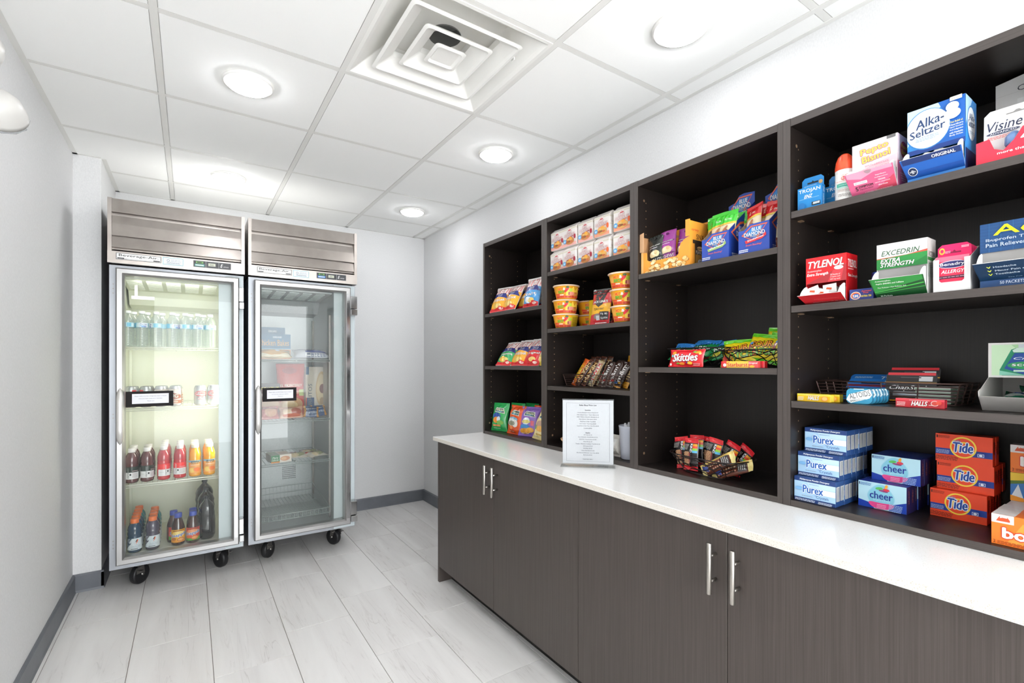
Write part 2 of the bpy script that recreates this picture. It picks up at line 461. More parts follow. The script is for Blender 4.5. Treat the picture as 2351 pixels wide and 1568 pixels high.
for a, b in zip(xs_[:-1], xs_[1:]):
    for c, d_ in zip(ys_[:-1], ys_[1:]):
        if abs(a-VENT[0]) < .01 and abs(c-VENT[1]) < .01: continue
        key = (round(b-a, 3), round(d_-c, 3))
        if key not in cache:
            mb = MB(); w_, l_ = b-a-.006, d_-c-.006; ins = .011
            mb.box(0, w_, 0, l_, .005, .018)
            mb.box(ins, w_-ins, ins, l_-ins, -.001, .005) # tegular face
            cache[key] = mb.data('ceiling_tile', 'ceiling_board')
        link(cache[key], 'ceiling_tile', ce, (a+.003, c+.003, H))

# ---- recessed LED discs
K = Kind('ceiling_light', 'ceiling light')
mb = MB(); prof = [(.078, 0), (.094, -.002), (.0965, .003), (.0965, .010), (.078, .010)]
mb.lathe(prof, 40, closed=False); K.add('trim_ring', mb, 'white_paint')
mb = MB(); mb.lathe([(0.0001, -.019), (.04, -.0175), (.066, -.0145), (.078, -.009), (.080, -.001)], 40, closed=False); me = mb.data('lens', 'lens'); K.add('lens', me, None)
names = ['above the fridges, rear left', 'above the near end of the freezer, rear right', 'in the middle of the ceiling on the left, before the air vent',
         'in the middle of the ceiling on the right, above the snack shelves', 'nearest the camera on the right, beside the air vent']
lab = ['round flush ceiling light directly above the lit drinks fridge', 'round flush ceiling light farthest back near the right wall, behind the freezer',
       'large round flush ceiling light left of the square air vent', 'round flush ceiling light midway along the right side, above the noodle shelves',
       'largest round flush ceiling light, right of the square air vent']
for i, (lx, ly) in enumerate(LAMPS):
    K.place((lx, ly, H-.0105), 0, label=lab[i] if i < 5 else ['', '', '', '', '', 'round flush ceiling light on the left outside the frame, level with the largest one'][i], group='recessed ceiling lights')

# ---- square cone air diffuser
def frustum(mb, cx, cy, s0, z0, s1, z1, r0=.012, t=0):
    """open square skirt with rounded corners between half sizes s0 (z0) and s1 (z1)"""
    def ring(s, z, r):
        o = []
        for qx, qy, a0 in ((1, 1, 0), (-1, 1, 90), (-1, -1, 180), (1, -1, 270)):
            for k in range(4):
                a = math.radians(a0+k*30); o.append((cx+qx*(s-r)+r*math.cos(a), cy+qy*(s-r)+r*math.sin(a), z))
        return o
    a = ring(s0, z0, r0); b = ring(s1, z1, min(r0, s1*.5)); n = 16
    mb.mesh(a+b, [(k, (k+1) % n, (k+1) % n+n, k+n) for k in range(n)], smooth=False)
vx, vy = VENT[0]+.3048, VENT[1]+.3048
v = empty('air_vent', (vx, vy, H)); tag(v, 'large white square ceiling air diffuser with nested louvre cones', 'air vent')
mb = MB()
for s0, z0, s1, z1 in ((.296, -.003, .283, -.003), (.283, -.003, .270, .006), (.270, .006, .175, .085), (.296, -.003, .296, .004)): frustum(mb, 0, 0, s0, z0, s1, z1, .004)
mb.obj('back_pan', 'diffuser_paint', v)
mb = MB(); mb.lathe([(.062, .08), (.062, .14)], 32, closed=False); mb.lathe([(0.001, .14), (.062, .14)], 32, closed=False); mb.box(-.2, .2, -.2, .2, .0855, .0856) if False else None
me = mb.data('duct_neck', 'duct_dark'); link(me, 'duct_neck', v)
mb = MB(); 
for a, b in ((.175, .062),):
    n = 32
    for k in range(n):
        t0 = 2*math.pi*k/n; t1 = 2*math.pi*(k+1)/n
        def sq(t): m = .176/max(abs(math.cos(t)), abs(math.sin(t))); return (m*math.cos(t), m*math.sin(t), .085)
        mb.face([(b*math.cos(t0), b*math.sin(t0), .085), (b*math.cos(t1), b*math.sin(t1), .085), sq(t1), sq(t0)])
mb.obj('neck_plate', 'diffuser_paint', v)
for s, dz in ((.218, 0), (.137, .0), (.064, .0)):
    mb = MB()
    frustum(mb, 0, 0, s, -.001, s-.012, -.004, .014); frustum(mb, 0, 0, s, -.001, s-.002, .003, .014)
    frustum(mb, 0, 0, s-.012, -.004, s-.020, .004, .012)
    if s > .1: frustum(mb, 0, 0, s-.020, .004, s-.062, .034, .012); frustum(mb, 0, 0, s-.062, .034, s-.066, .055, .012); frustum(mb, 0, 0, s-.002, .003, s-.045, .038, .012); frustum(mb, 0, 0, s-.045, .038, s-.066, .055, .012)
    else:
        frustum(mb, 0, 0, s-.020, .004, s-.03, .008, .01); mb.box(-s+.02, s-.02, -s+.02, s-.02, .003, .006)
    mb.obj('louvre_cone', 'diffuser_paint', v)
mb = MB()
for cx_, cy_ in ((.228, -.13),): mb.box(cx_-.002, cx_+.002, cy_-.008, cy_+.008, .0, .045); mb.box(cx_-.012, cx_+.002, cy_-.010, cy_+.010, .043, .046)
mb.obj('hanger_clip', 'diffuser_paint', v)

# ---- emergency light on the left wall
e = empty('emergency_light', (XL, -2.42, 1.98)); tag(e, 'white twin-head emergency light on the left wall, cut by the frame edge', 'emergency light')
mb = MB(); mb.box(0, .055, -.36, -.12, -.09, .05, b=.01); mb.obj('housing', 'lamp_plastic', e)
def lamp_head(loc, rx, rz, s=1.0):
    mb = MB(); mb.lathe([(.012, -.055), (.03, -.05), (.045, -.03), (.055, 0.), (.058, .012)], 24); h_ = mb.obj('lamp_head', 'lamp_plastic', e, loc)
    mb = MB(); mb.lathe([(.058, .012), (.057, .02), (.048, .031), (.03, .037), (.001, .039)], 24, lobes=(12, .02), smooth=False); mb.obj('lamp_lens', 'clear_lens', h_)
    h_.rotation_euler = (rx, rz, 0); h_.scale = (s, s, s)
lamp_head((.115, .045, -.015), math.radians(-115), math.radians(25), 1.0)
lamp_head((.095, -.055, .095), math.radians(-150), math.radians(60), .95)
mb = MB(); mb.tube([(.03, -.13, .0), (.07, -.06, .02), (.1, .0, -.01)], .009, 8); mb.tube([(.03, -.13, .0), (.07, -.09, .05), (.09, -.07, .09)], .009, 8); mb.obj('swivel_arm', 'lamp_plastic', e)

# ================================================================ base cabinets and worktop
XF = -.62
def cabinet(ya, yb, label, left_end):
    """ya > yb (ya is the far end).  Doors in two leaves with bar handles"""
    c = empty('base_cabinet', (0, 0, 0)); tag(c, label, 'cabinet', 'base cabinets under the worktop')
    mb = MB(); t = .018
    if left_end: mb.box(XF, -.002, ya-t-.002, ya, 0, .828); ya2 = ya-t-.002
    else: mb.box(XF+.022, -.002, ya-t, ya, .087, .828); ya2 = ya
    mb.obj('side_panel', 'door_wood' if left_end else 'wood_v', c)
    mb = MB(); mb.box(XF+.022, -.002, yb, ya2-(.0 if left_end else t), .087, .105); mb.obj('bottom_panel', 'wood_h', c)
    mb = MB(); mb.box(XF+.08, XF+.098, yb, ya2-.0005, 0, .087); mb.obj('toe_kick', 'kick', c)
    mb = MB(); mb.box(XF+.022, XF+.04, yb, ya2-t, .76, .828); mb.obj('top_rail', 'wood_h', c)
    m = (ya2+yb)/2
    for k, (a, b) in enumerate(((ya2, m), (m, yb))):
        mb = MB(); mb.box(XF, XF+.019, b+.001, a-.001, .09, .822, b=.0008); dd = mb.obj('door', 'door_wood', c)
        hy = (b+.034) if k == 0 else (a-.034)
        mb = MB()
        mb.lathe([(.006, .648), (.0068, .649), (.0068, .787), (.006, .788)], 14, cx=XF-.032, cy=hy)
        for z in (.682, .752): mb.tube([(XF-.032, hy, z), (XF+.0005, hy, z)], .0045, 8)
        mb.obj('bar_handle', 'nickel', dd)
cabinet(-1.632, -2.863, 'far dark wood base cabinet with two doors, its end panel facing the fridges', True)
cabinet(-2.863, -4.075, 'near dark wood base cabinet with two doors, in the lower right foreground', False)
cabinet(-4.075, -5.29, 'dark wood base cabinet past the right edge of the photo', False)
ct = MB(); ct.box(-.645, -.0005, -5.3, -1.618, .829, .851, b=.0015); o = ct.obj('countertop', 'quartz'); tag(o, 'long white speckled quartz worktop on the dark base cabinets', 'worktop')
mb = MB(); mb.box(-.6454, -.645, -5.299, -1.6185, .8305, .8492); mb.obj('front_edge', 'quartz_edge', o)

# ================================================================ open shelf units
SX = -.33
def shelfunit(ya, yb, shelves, label, lt=.019, rt=.019):
    u = empty('shelf_unit', (0, 0, .8515)); tag(u, label, 'shelf unit', 'open shelf units on the worktop')
    Z = .8515
    def bx(name, x0, x1, y0, y1, z0, z1, m, em=None, eside='h'):
        mb = MB(); mb.box(x0, x1, y0, y1, z0-Z, z1-Z); p = mb.obj(name, m, u)
        mb = MB(); mb.box(x0-.0008, x0-.00005, y0+.0002, y1-.0002, z0-Z+.0002, z1-Z-.0002); mb.obj('edge_band', 'edge_'+eside, p)
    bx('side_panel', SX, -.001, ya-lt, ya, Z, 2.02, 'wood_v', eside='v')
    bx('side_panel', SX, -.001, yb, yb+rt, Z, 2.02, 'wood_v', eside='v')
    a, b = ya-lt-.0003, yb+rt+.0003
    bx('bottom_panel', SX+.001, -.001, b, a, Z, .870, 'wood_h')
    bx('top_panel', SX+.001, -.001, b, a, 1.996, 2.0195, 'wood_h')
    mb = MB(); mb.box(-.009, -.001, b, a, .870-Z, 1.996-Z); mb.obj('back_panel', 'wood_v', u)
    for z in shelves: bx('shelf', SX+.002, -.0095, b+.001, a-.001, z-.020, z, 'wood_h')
    # system holes and their sleeves
    mb = MB()
    for col, yy, sg in ((-.283, a, -1), (-.085, a, -1), (-.283, b, 1), (-.085, b, 1)):
        z = .945
        while z < 1.95:
            if all(not (s-.026 < z < s+.006) for s in shelves):
                n = 8; r = .0026
                mb.face([(col+r*math.cos(2*math.pi*k/n), yy+sg*.0004, z-Z+r*math.sin(2*math.pi*k/n)) for k in (range(n) if sg > 0 else range(n-1, -1, -1))])
            z += .032
    me = mb.data('peg_hole', 'brass'); hh = link(me, 'peg_hole', u); hh['kind'] = 'stuff'
    mb = MB()
    for z in (.915, 1.945):
        mb.lathe([(.0001, 0), (.0055, 0)], 12, closed=False)
        n = 10; mb.face([(-.295+.0055*math.cos(2*math.pi*k/n), a-.0006, z-Z+.0055*math.sin(2*math.pi*k/n)) for k in range(n-1, -1, -1)])
    mb.obj('cam_cover', 'brass', u)
    mb = MB()
    for s in shelves:
        for col in (-.283, -.085):
            mb.box(col-.004, col+.012, a-.012, a, s-.0235-Z, s-.0205-Z); mb.box(col-.004, col+.012, b, b+.012, s-.0235-Z, s-.0205-Z)
    mb.obj('shelf_pin', 'brass', u)
shelfunit(-1.665, -2.278, [1.266, 1.584], 'narrow end dark wood shelf unit holding crisp bags, farthest from the camera', .017, .022)
shelfunit(-2.2785, -2.878, [1.168, 1.456, 1.743], 'dark wood shelf unit with noodle boxes on top and the price sign before it', .024, .022)
shelfunit(-2.8785, -3.470, [1.266, 1.641], 'dark wood shelf unit with nut displays on top and a wire basket of bars below', .020, .016)
shelfunit(-3.4705, -4.085, [1.168, 1.454, 1.738], 'nearest dark wood shelf unit with medicines above and detergent boxes below', .022, .022)
# ================================================================ glass-door fridges
YB = -.80             # front of the carcass
def fridge(x0, x1, cav0, cav1, jx, dx0, dx1, gx0, gx1, lit, label, shelves):
    f = empty('display_fridge', ((x0+x1)/2, -.44, 0)); f.name = 'display_fridge' if lit else 'display_freezer'
    tag(f, label, 'fridge')
    ox, oy = (x0+x1)/2, -.44
    def O(mb, name, m, par=None, lb=None):
        me = mb.data(name, m)
        o = link(me, name, par or f, None, lb)
        if not par: me.transform(Matrix.Translation((-ox, -oy, 0)))
        else: me.transform(Matrix.Translation((-ox, -oy, 0)))
        return o
    liner = 'liner' if lit else 'liner_grey'
    zb, zt = .140, 1.826; cz0, cz1 = .188, 1.79; cy = -.14
    mb = MB()       # carcass: walls around the cavity
    mb.box(x0, x0+.004, YB, -.06, zb, zt); mb.box(x1-.004, x1, YB, -.06, zb, zt)
    mb.box(x0+.004, x1-.004, -.065, -.06, zb, zt); mb.box(x0+.004, x1-.004, YB, -.065, zb, zb+.004); mb.box(x0+.004, x1-.004, YB, -.065, zt-.004, zt)
    mb.box(x0+.004, cav0, YB, YB+.004, zb+.004, zt-.004); mb.box(cav0, cav1, YB, YB+.004, zb+.004, cz0); mb.box(cav0, cav1, YB, YB+.004, cz1, zt-.004)
    O(mb, 'carcass', 'aluminium_panel')
    mb = MB(); mb.box(cav1, x1-.004, YB+.0002, YB+.0042, zb+.004, zt-.004); mb.box(jx, jx+.004, YB-.001, YB+.03, cz0, cz1); mb.box(jx+.004, cav1, YB+.0002, YB+.0042, cz0, cz1) if cav1-jx > .01 else None
    O(mb, 'door_jamb', 'jamb')
    mb = MB()
    mb.box(cav0-.004, cav0, YB+.005, cy, cz0, cz1); mb.box(cav1, cav1+.003, YB+.031, cy, cz0, cz1); mb.box(cav0, cav1, cy, cy+.004, cz0, cz1)
    mb.box(cav0, cav1, YB+.005, cy, cz0-.004, cz0); mb.box(cav0, cav1, YB+.005, cy, cz1, cz1+.004)
    O(mb, 'liner', liner)
    # shelf standards
    mb = MB()
    for yy in (cy-.02, YB+.09):
        for xx, s in ((cav0, 1), (cav1, -1)): mb.box(xx+s*.001, xx+s*.014, yy-.01, yy+.0, cz0+.02, 1.62)
    O(mb, 'shelf_standard', 'wire_cream' if lit else 'zinc')
    # evaporator cover with slots
    mb = MB(); mb.prism([(YB+.04, 1.785), (YB+.045, 1.762), (-.37, 1.742), (-.30, 1.66), (cy-.002, 1.645), (cy-.002, 1.785)], cav0+.012, cav1-.002, axis='x')
    ev = O(mb, 'evaporator_cover', liner)
    mb = MB(); n = 5; wd = (cav1-cav0-.05)/n
    for k in range(n):
        xa = cav0+.03+k*wd
        for j in range(9):
            y = YB+.075+j*.033; z = 1.762-(y-YB-.045)/(.385)*.02
            mb.box(xa, xa+wd-.022, y, y+.013, z-.006, z-.0005)
    sl = O(mb, 'vent_slot', 'wire_cream' if lit else 'wire_grey', ev)
    if lit:
        mb = MB(); mb.box(cav0+.045, cav0+.155, -.60, -.585, 1.665, 1.685); mb.box(cav0+.06, cav0+.075, -.60, -.585, 1.685, 1.76); O(mb, 'thermometer_bracket', 'white_paint', ev)
        mb = MB(); mb.box(cav1-.028, cav1-.002, YB+.034, YB+.045, .70, 1.62, b=.003); O(mb, 'lamp_channel', 'liner')
        mb = MB(); mb.lathe([(.007, .78), (.008, .785), (.008, 1.585), (.007, 1.59)], 12, cx=cav1-.016, cy=YB+.056); O(mb, 'fridge_lamp', 'fridge_tube')
        ld = bpy.data.lights.new('fridge_tube_lamp', 'AREA'); ld.shape = 'RECTANGLE'; ld.size = .02; ld.size_y = .55; ld.energy = 1.5; ld.color = (1, 1.0, .85)
        lo = bpy.data.objects.new('fridge_tube_lamp', ld); COL.objects.link(lo); lo.location = (cav1-.030, YB+.068, 1.02)
        lo.rotation_euler = Vector((-.75, .65, 0)).to_track_quat('-Z', 'Y').to_euler()
        ld2 = bpy.data.lights.new('fridge_top_lamp', 'AREA'); ld2.shape = 'RECTANGLE'; ld2.size = .36; ld2.size_y = .03; ld2.energy = .38; ld2.color = (1, 1.0, .87)
        lo2 = bpy.data.objects.new('fridge_top_lamp', ld2); COL.objects.link(lo2); lo2.location = ((cav0+cav1)/2, YB+.05, 1.75)
        lo2.rotation_euler = Vector((0, .6, -1)).to_track_quat('-Z', 'Y').to_euler()
    else:
        mb = MB()
        for i in range(10):
            for j in range(10): mb.box(-1.237+i*.0098, -1.237+i*.0098+.0045, cy-.0015, cy-.0002, .385+j*.0145, .385+j*.0145+.007)
        g = O(mb, 'vent_grille', 'black_gloss'); g['kind'] = 'stuff'
    # wire shelves
    wm = 'wire_cream' if lit else 'wire_grey'
    for z in shelves:
        mb = MB(); a, b, ya, yb = cav0+.016, cav1-.014, YB+.045, cy-.03
        mb.tube([(a, ya, z), (b, ya, z)], .0035, 6); mb.tube([(a, ya+.002, z-.012), (b, ya+.002, z-.012)], .003, 6)
        for yy in (yb, (ya+yb)/2): mb.tube([(a, yy, z-.004), (b, yy, z-.004)], .003, 5)
        for xx in (a, b, (a+b)/2): mb.tube([(xx, ya, z-.006), (xx, yb, z-.006)], .003, 5)
        k = a+.012
        while k < b-.005: mb.tube([(k, ya, z-.002), (k, yb, z-.002)], .0013, 4); k += .0245
        O(mb, 'wire_shelf', wm)
    if not lit:
        mb = MB(); a, b, ya, yb, z = cav0+.016, cav1-.014, YB+.045, cy-.03, .288
        for zz in (z, z-.036): mb.tube([(a, ya, zz), (b, ya, zz)], .003, 6)
        k = a
        while k <= b+.001: mb.tube([(k, ya, z), (k, ya, z-.036), (k, yb, z-.036), (k, yb, z+.05)], .0014, 4); k += .0255
        q = ya
        while q <= yb: mb.tube([(a, q, z-.036), (b, q, z-.036)], .0013, 4); q += .026
        for zz in (z+.0, z+.05): mb.tube([(a, yb, zz), (b, yb, zz)], .002, 5)
        for xx in (a, b): mb.tube([(xx, ya, z), (xx, yb, z+.05)], .003, 5)
        O(mb, 'wire_basket_shelf', wm)
    # door: frame, glass, gasket, handle, notice is separate
    yo, yi = -.868, -.812; dz0, dz1, gz0, gz1 = .178, 1.803, .218, 1.764
    mb = MB()
    def ringpts(x_0, x_1, z_0, z_1, y): return [(x_0, y, z_0), (x_1, y, z_0), (x_1, y, z_1), (x_0, y, z_1)]
    def bev(a0, a1, c0, c1, k, y): return ringpts(a0+k, a1-k, c0+k, c1-k, y)
    w_ = gx0-dx0
    rings = [ringpts(dx0, dx1, dz0, dz1, yi), bev(dx0, dx1, dz0, dz1, 0, yo+.008), bev(dx0, dx1, dz0, dz1, .006, yo),
             [(gx0-.012, yo, gz0-.012), (gx1+.012, yo, gz0-.012), (gx1+.012, yo, gz1+.012), (gx0-.012, yo, gz1+.012)],
             [(gx0-.002, yo+.012, gz0-.002), (gx1+.002, yo+.012, gz0-.002), (gx1+.002, yo+.012, gz1+.002), (gx0-.002, yo+.012, gz1+.002)],
             ringpts(gx0, gx1, gz0, gz1, yi+.002), ringpts(gx0, gx1, gz0, gz1, yi), ringpts(dx0, dx1, dz0, dz1, yi)]
    vs = [p for r in rings for p in r]; fs = []
    for i in range(len(rings)-1):
        for k in range(4): fs.append((i*4+k, i*4+(k+1) % 4, i*4+4+(k+1) % 4, i*4+4+k))
    mb.mesh(vs, fs); me = mb.data('door', 'aluminium'); fix_normals(me); me.transform(Matrix.Translation((-ox, -oy, 0)))
    dr = link(me, 'door', f)
    mb = MB(); mb.box(gx0-.001, gx1+.001, yo+.020, yo+.024, gz0-.001, gz1+.001); O(mb, 'glass_pane', 'pane' if lit else 'pane_freezer', dr)
    mb = MB()
    for q in ((dx0+.008, dx0+.03, dz0+.008, dz1-.008), (dx1-.03, dx1-.008, dz0+.008, dz1-.008), (dx0+.03, dx1-.03, dz0+.008, dz0+.03), (dx0+.03, dx1-.03, dz1-.03, dz1-.008)):
        mb.box(q[0], q[1], yi+.0005, YB-.0005, q[2], q[3])
    O(mb, 'gasket', 'gasket', dr)
    mb = MB()       # stainless wear strip on the hinge stile (polished)
    mb.box(gx1+.0135, dx1-.007, yo-.0012, yo-.0002, dz0+.045, dz1-.045); O(mb, 'polished_strip', 'chrome', dr)
    # curved pull
    hx_ = (dx0+gx0)/2; mb = MB(); pts = []; n = 22
    vs = []; fs = []
    for i in range(n+1):
        t = i/n; z = .838+t*.31; e_ = math.sin(math.pi*t); wv = .0165*min(1, (e_*2.2)**.5)+.0006; yv = yo-.006-.022*min(1, e_*1.5)
        vs += [(hx_-wv, yv+.006, z), (hx_-wv*.6, yv, z), (hx_+wv*.6, yv, z), (hx_+wv, yv+.006, z), (hx_+wv*.6, yv+.010, z), (hx_-wv*.6, yv+.010, z)]
    for i in range(n):
        for k in range(6): fs.append((i*6+k, i*6+(k+1) % 6, i*6+6+(k+1) % 6, i*6+6+k))
    fs += [tuple(range(5, -1, -1)), tuple(n*6+k for k in range(6))]
    mb.mesh(vs, fs, smooth=True); me = mb.data('pull_handle', 'handle_alu'); fix_normals(me); me.transform(Matrix.Translation((-ox, -oy, 0))); link(me, 'pull_handle', dr)
    # hinges
    for (za, zb_) in ((1.66, 1.745), (.235, .33)):
        mb = MB(); mb.box(dx1-.001, x1-.002, -.862, YB-.0005, za, zb_, b=.003); O(mb, 'hinge', 'chrome')
        mb = MB(); mb.box(dx1+.001, x1-.001, -.866, YB-.0005, za-.045, za-.004, b=.003); O(mb, 'hinge', 'chrome')
    # rivets on the carcass edge
    mb = MB()
    for z in (1.72, 1.695, 1.67, 1.0, .98, .30, .28, .26):
        n = 10; mb.face([(x0+.017+.0035*math.cos(2*math.pi*k/n), YB-.0004, z+.0035*math.sin(2*math.pi*k/n)) for k in range(n)]); mb.box(x0+.0155, x0+.0185, YB-.0012, YB-.0004, z-.0015, z+.0015)
    O(mb, 'rivet', 'zinc')
    # header: side cheeks, name rail, louvres
    hz0, hz1 = 1.832, 2.188; hy = -.834
    mb = MB(); mb.box(x0-.004, x0+.014, hy, -.06, hz0, hz1); mb.box(x1-.014, x1+.004, hy, -.06, hz0, hz1); mb.box(x0+.014, x1-.014, -.80, -.06, hz0+.005, hz1-.004)
    hd = O(mb, 'header', 'steel')
    mb = MB(); mb.box(x0+.001, x1-.001, hy+.03, -.065, hz1-.0038, hz1+.0005); O(mb, 'top_cover', 'diffuser_paint', hd)
    mb = MB(); mb.box(x0-.004, x1+.004, hy-.004, hy-.0002, hz0, 1.897); mb.box(x0-.004, x1+.004, hy-.0002, -.80, hz0, hz0+.004); O(mb, 'name_rail', 'steel', hd)
    a, b = x0+.0145, x1-.0145
    for z0, z1, yt, yb_ in ((2.113, 2.187, -.826, -.833), (2.050, 2.095, -.819, -.826), (1.984, 2.050, -.826, -.833), (1.920, 1.976, -.823, -.832), (1.899, 1.911, -.806, -.812)):
        mb = MB()
        zc = (z0+z1)/2
        mb.mesh([(a, yt, z1), (b, yt, z1), (b, yb_, z0), (a, yb_, z0), (a, yt+.004, z1), (b, yt+.004, z1), (b, yb_+.004, z0), (a, yb_+.004, z0)],
                [(3, 2, 1, 0), (4, 5, 6, 7), (0, 1, 5, 4), (2, 3, 7, 6), (1, 2, 6, 5), (3, 0, 4, 7)])
        O(mb, 'louvre', 'steel', hd)
    # plates
    def plate(name, xa, xb, za, zb_, shapes):
        mb = MB(); mb.box(xa, xb, hy-.0052, hy-.0042, za, zb_, col='8a8a88'); art(mb, shapes, xb-xa, zb_-za, Ffront(xa, za, hy-.0052)); O(mb, name, 'ink', hd)
    s = x0+.033 if lit else x0+.045
    plate('maker_plate', s, s+.20, 1.853, 1.889, [R(0, 0, 1, 1, '2b2b2e'), R(.012, .06, .988, .94, 'dcdcdc'), R(.03, .1, .97, .9, 'f2f2f0'),
          T('Beverage-Air.', .5, .62, .88, .48, '17171a', b=.025), R(.03, .12, .18, .28, '17171a'), R(.2, .14, .8, .24, '9a9a9a'), R(.22, .16, .79, .22, 'f2f2f0'), R(.82, .12, .97, .28, '17171a')])
    plate('service_sticker', s+.206, s+.306, 1.846, 1.891, [R(0, 0, 1, 1, 'cfe0e6'), R(.03, .06, .97, .94, '4f9aa5'), R(.045, .1, .955, .9, 'e9eff2'), El(.27, .58, .07, .16, '5a6b80'), El(.27, .58, .05, .11, 'e9eff2'),
          T('NORTHBOUND', .62, .68, .42, .11, '6b7480'), T('REFRIGERATION', .62, .5, .46, .11, '6b7480'), Ln(.2, .18, .85, .36, 2, '7b8490')])
    c1 = '4e9a90' if lit else '2f7fd0'
    plate('control_panel', s+.352, s+.545, 1.850, 1.890, [R(0, 0, 1, 1, '8d8d8d'), R(.012, .06, .32, .94, '2f3034'), R(.335, .06, .66, .94, '2f3034'), R(.675, .06, .99, .94, '2f3034'),
          R(.07, .58, .26, .86, '6aa255'), R(.1, .64, .22, .8, '28361f'), R(.04, .14, .29, .48, c1), R(.06, .24, .27, .38, 'd9e6e6'), R(.39, .3, .58, .72, 'c9ccb9'), T('888', .48, .5, .1, .2, '55584c'),
          El(.625, .45, .018, .09, '1c1c1e'), T('E', .745, .5, .07, .5, 'f0f0f0', sh=.3, b=.02), T('SERIES', .86, .36, .15, .16, 'e0e0e0', sh=.3)])
    # castors
    for qx, qy, br, sw in ((x0+.115, -.70, 1, -38), (x1-.11, -.70, 1, 30), (x0+.115, -.16, 0, 15), (x1-.11, -.16, 0, -20)):
        px = py = 0
        ca = MB(); ca.box(px-.03, px+.03, py-.035, py+.035, .134, .1398); ca.lathe([(.02, .116), (.02, .134)], 14, cx=px, cy=py)
        ca.prism([(py-.024, .118), (py+.022, .118), (py+.03, .062), (py+.014, .05)], px+.019, px+.0215, axis='x'); ca.prism([(py-.024, .118), (py+.022, .118), (py+.03, .062), (py+.014, .05)], px-.0215, px-.019, axis='x')
        ca.box(px-.0215, px+.0215, py-.024, py+.022, .114, .118)
        if br: ca.box(px+.022, px+.05, py-.03, py-.01, .085, .09); ca.box(px+.022, px+.027, py-.03, py+.01, .07, .105); ca.box(px-.048, px-.022, py-.02, py-.01, .10, .104)
        c_ = link(ca.data('castor', 'zinc'), 'castor', f, (qx-ox, qy-oy, 0)); c_.rotation_euler.z = math.radians(sw)
        wl = MB(); wl.lathe([(.012, -.019), (.040, -.016), (.0525, -.016), (.0555, -.009), (.0555, .009), (.0525, .016), (.040, .016), (.012, .019)], 28)
        me = wl.data('castor_wheel', 'rubber'); me.transform(Matrix.Rotation(math.pi/2, 4, 'Y')); me.transform(Matrix.Translation((0, .016, .0556)))
        link(me, 'castor_wheel', c_)
        wl = MB(); wl.lathe([(.008, -.024), (.008, .024)], 10); me = wl.data('axle_bolt', 'zinc'); me.transform(Matrix.Rotation(math.pi/2, 4, 'Y')); me.transform(Matrix.Translation((0, .016, .0556))); link(me, 'axle_bolt', c_)
    return f
LSH = (1.374, 1.022, .588); RSH = (1.306, .903, .622)
fridge(-2.203, -1.556, -2.168, -1.652, -1.688, -2.170, -1.584, -2.130, -1.624, True, 'lit stainless glass-door fridge stocked with drinks, left of the pair', LSH)
fridge(-1.529, -.868, -1.475, -1.012, -1.012, -1.502, -.914, -1.460, -.956, False, 'unlit stainless glass-door freezer with frozen food, right of the pair', RSH)
def notice(xa, xb, z0, z1, word, label):
    mb = MB(); mb.box(xa, xb, -.8502, -.8488, z0, z1, col='1a1618')
    W_, H_ = xb-xa, z1-z0
    art(mb, [R(.13, .2, .90, .84, 'e6e6ee'), T('Please make sure the %s door is closed' % word, .515, .68, .66, .07, '2a2a30'), T('once you have made your selection.', .515, .52, .5, .07, '2a2a30'), T('Thank you', .515, .36, .15, .07, '2a2a30')], W_, H_, Ffront(xa, z0, -.8502))
    o = mb.obj('door_notice', 'paper'); tag(o, label, 'sign', 'door notices')
notice(-2.128, -1.913, 1.040, 1.126, 'refrigerator', 'black-bordered white notice taped to the lit drinks fridge door')
notice(-1.456, -1.258, 1.041, 1.127, 'freezer', 'black-bordered white notice taped to the freezer door')
# ================================================================ goods
def carton(name, cat, W, Hh, D, body, front, side=None, top=None, m='card', sidecol=None, labelname='printed_front'):
    K = Kind(name, cat)
    mb = MB(); mb.box(0, W, 0, D, 0, Hh, col=body, b=.0006); K.add(name, mb, m)
    mb = MB(); art(mb, front, W, Hh, Ffront()); K.add(labelname, mb, m)
    if side or top:
        mb = MB()
        if side: art(mb, side, D, Hh, lambda a, z, o: (W+o, a, z))
        if top: art(mb, top, W, D, lambda a, b, o: (a, b, Hh+o))
        K.add('printed_side', mb, m)
    return K
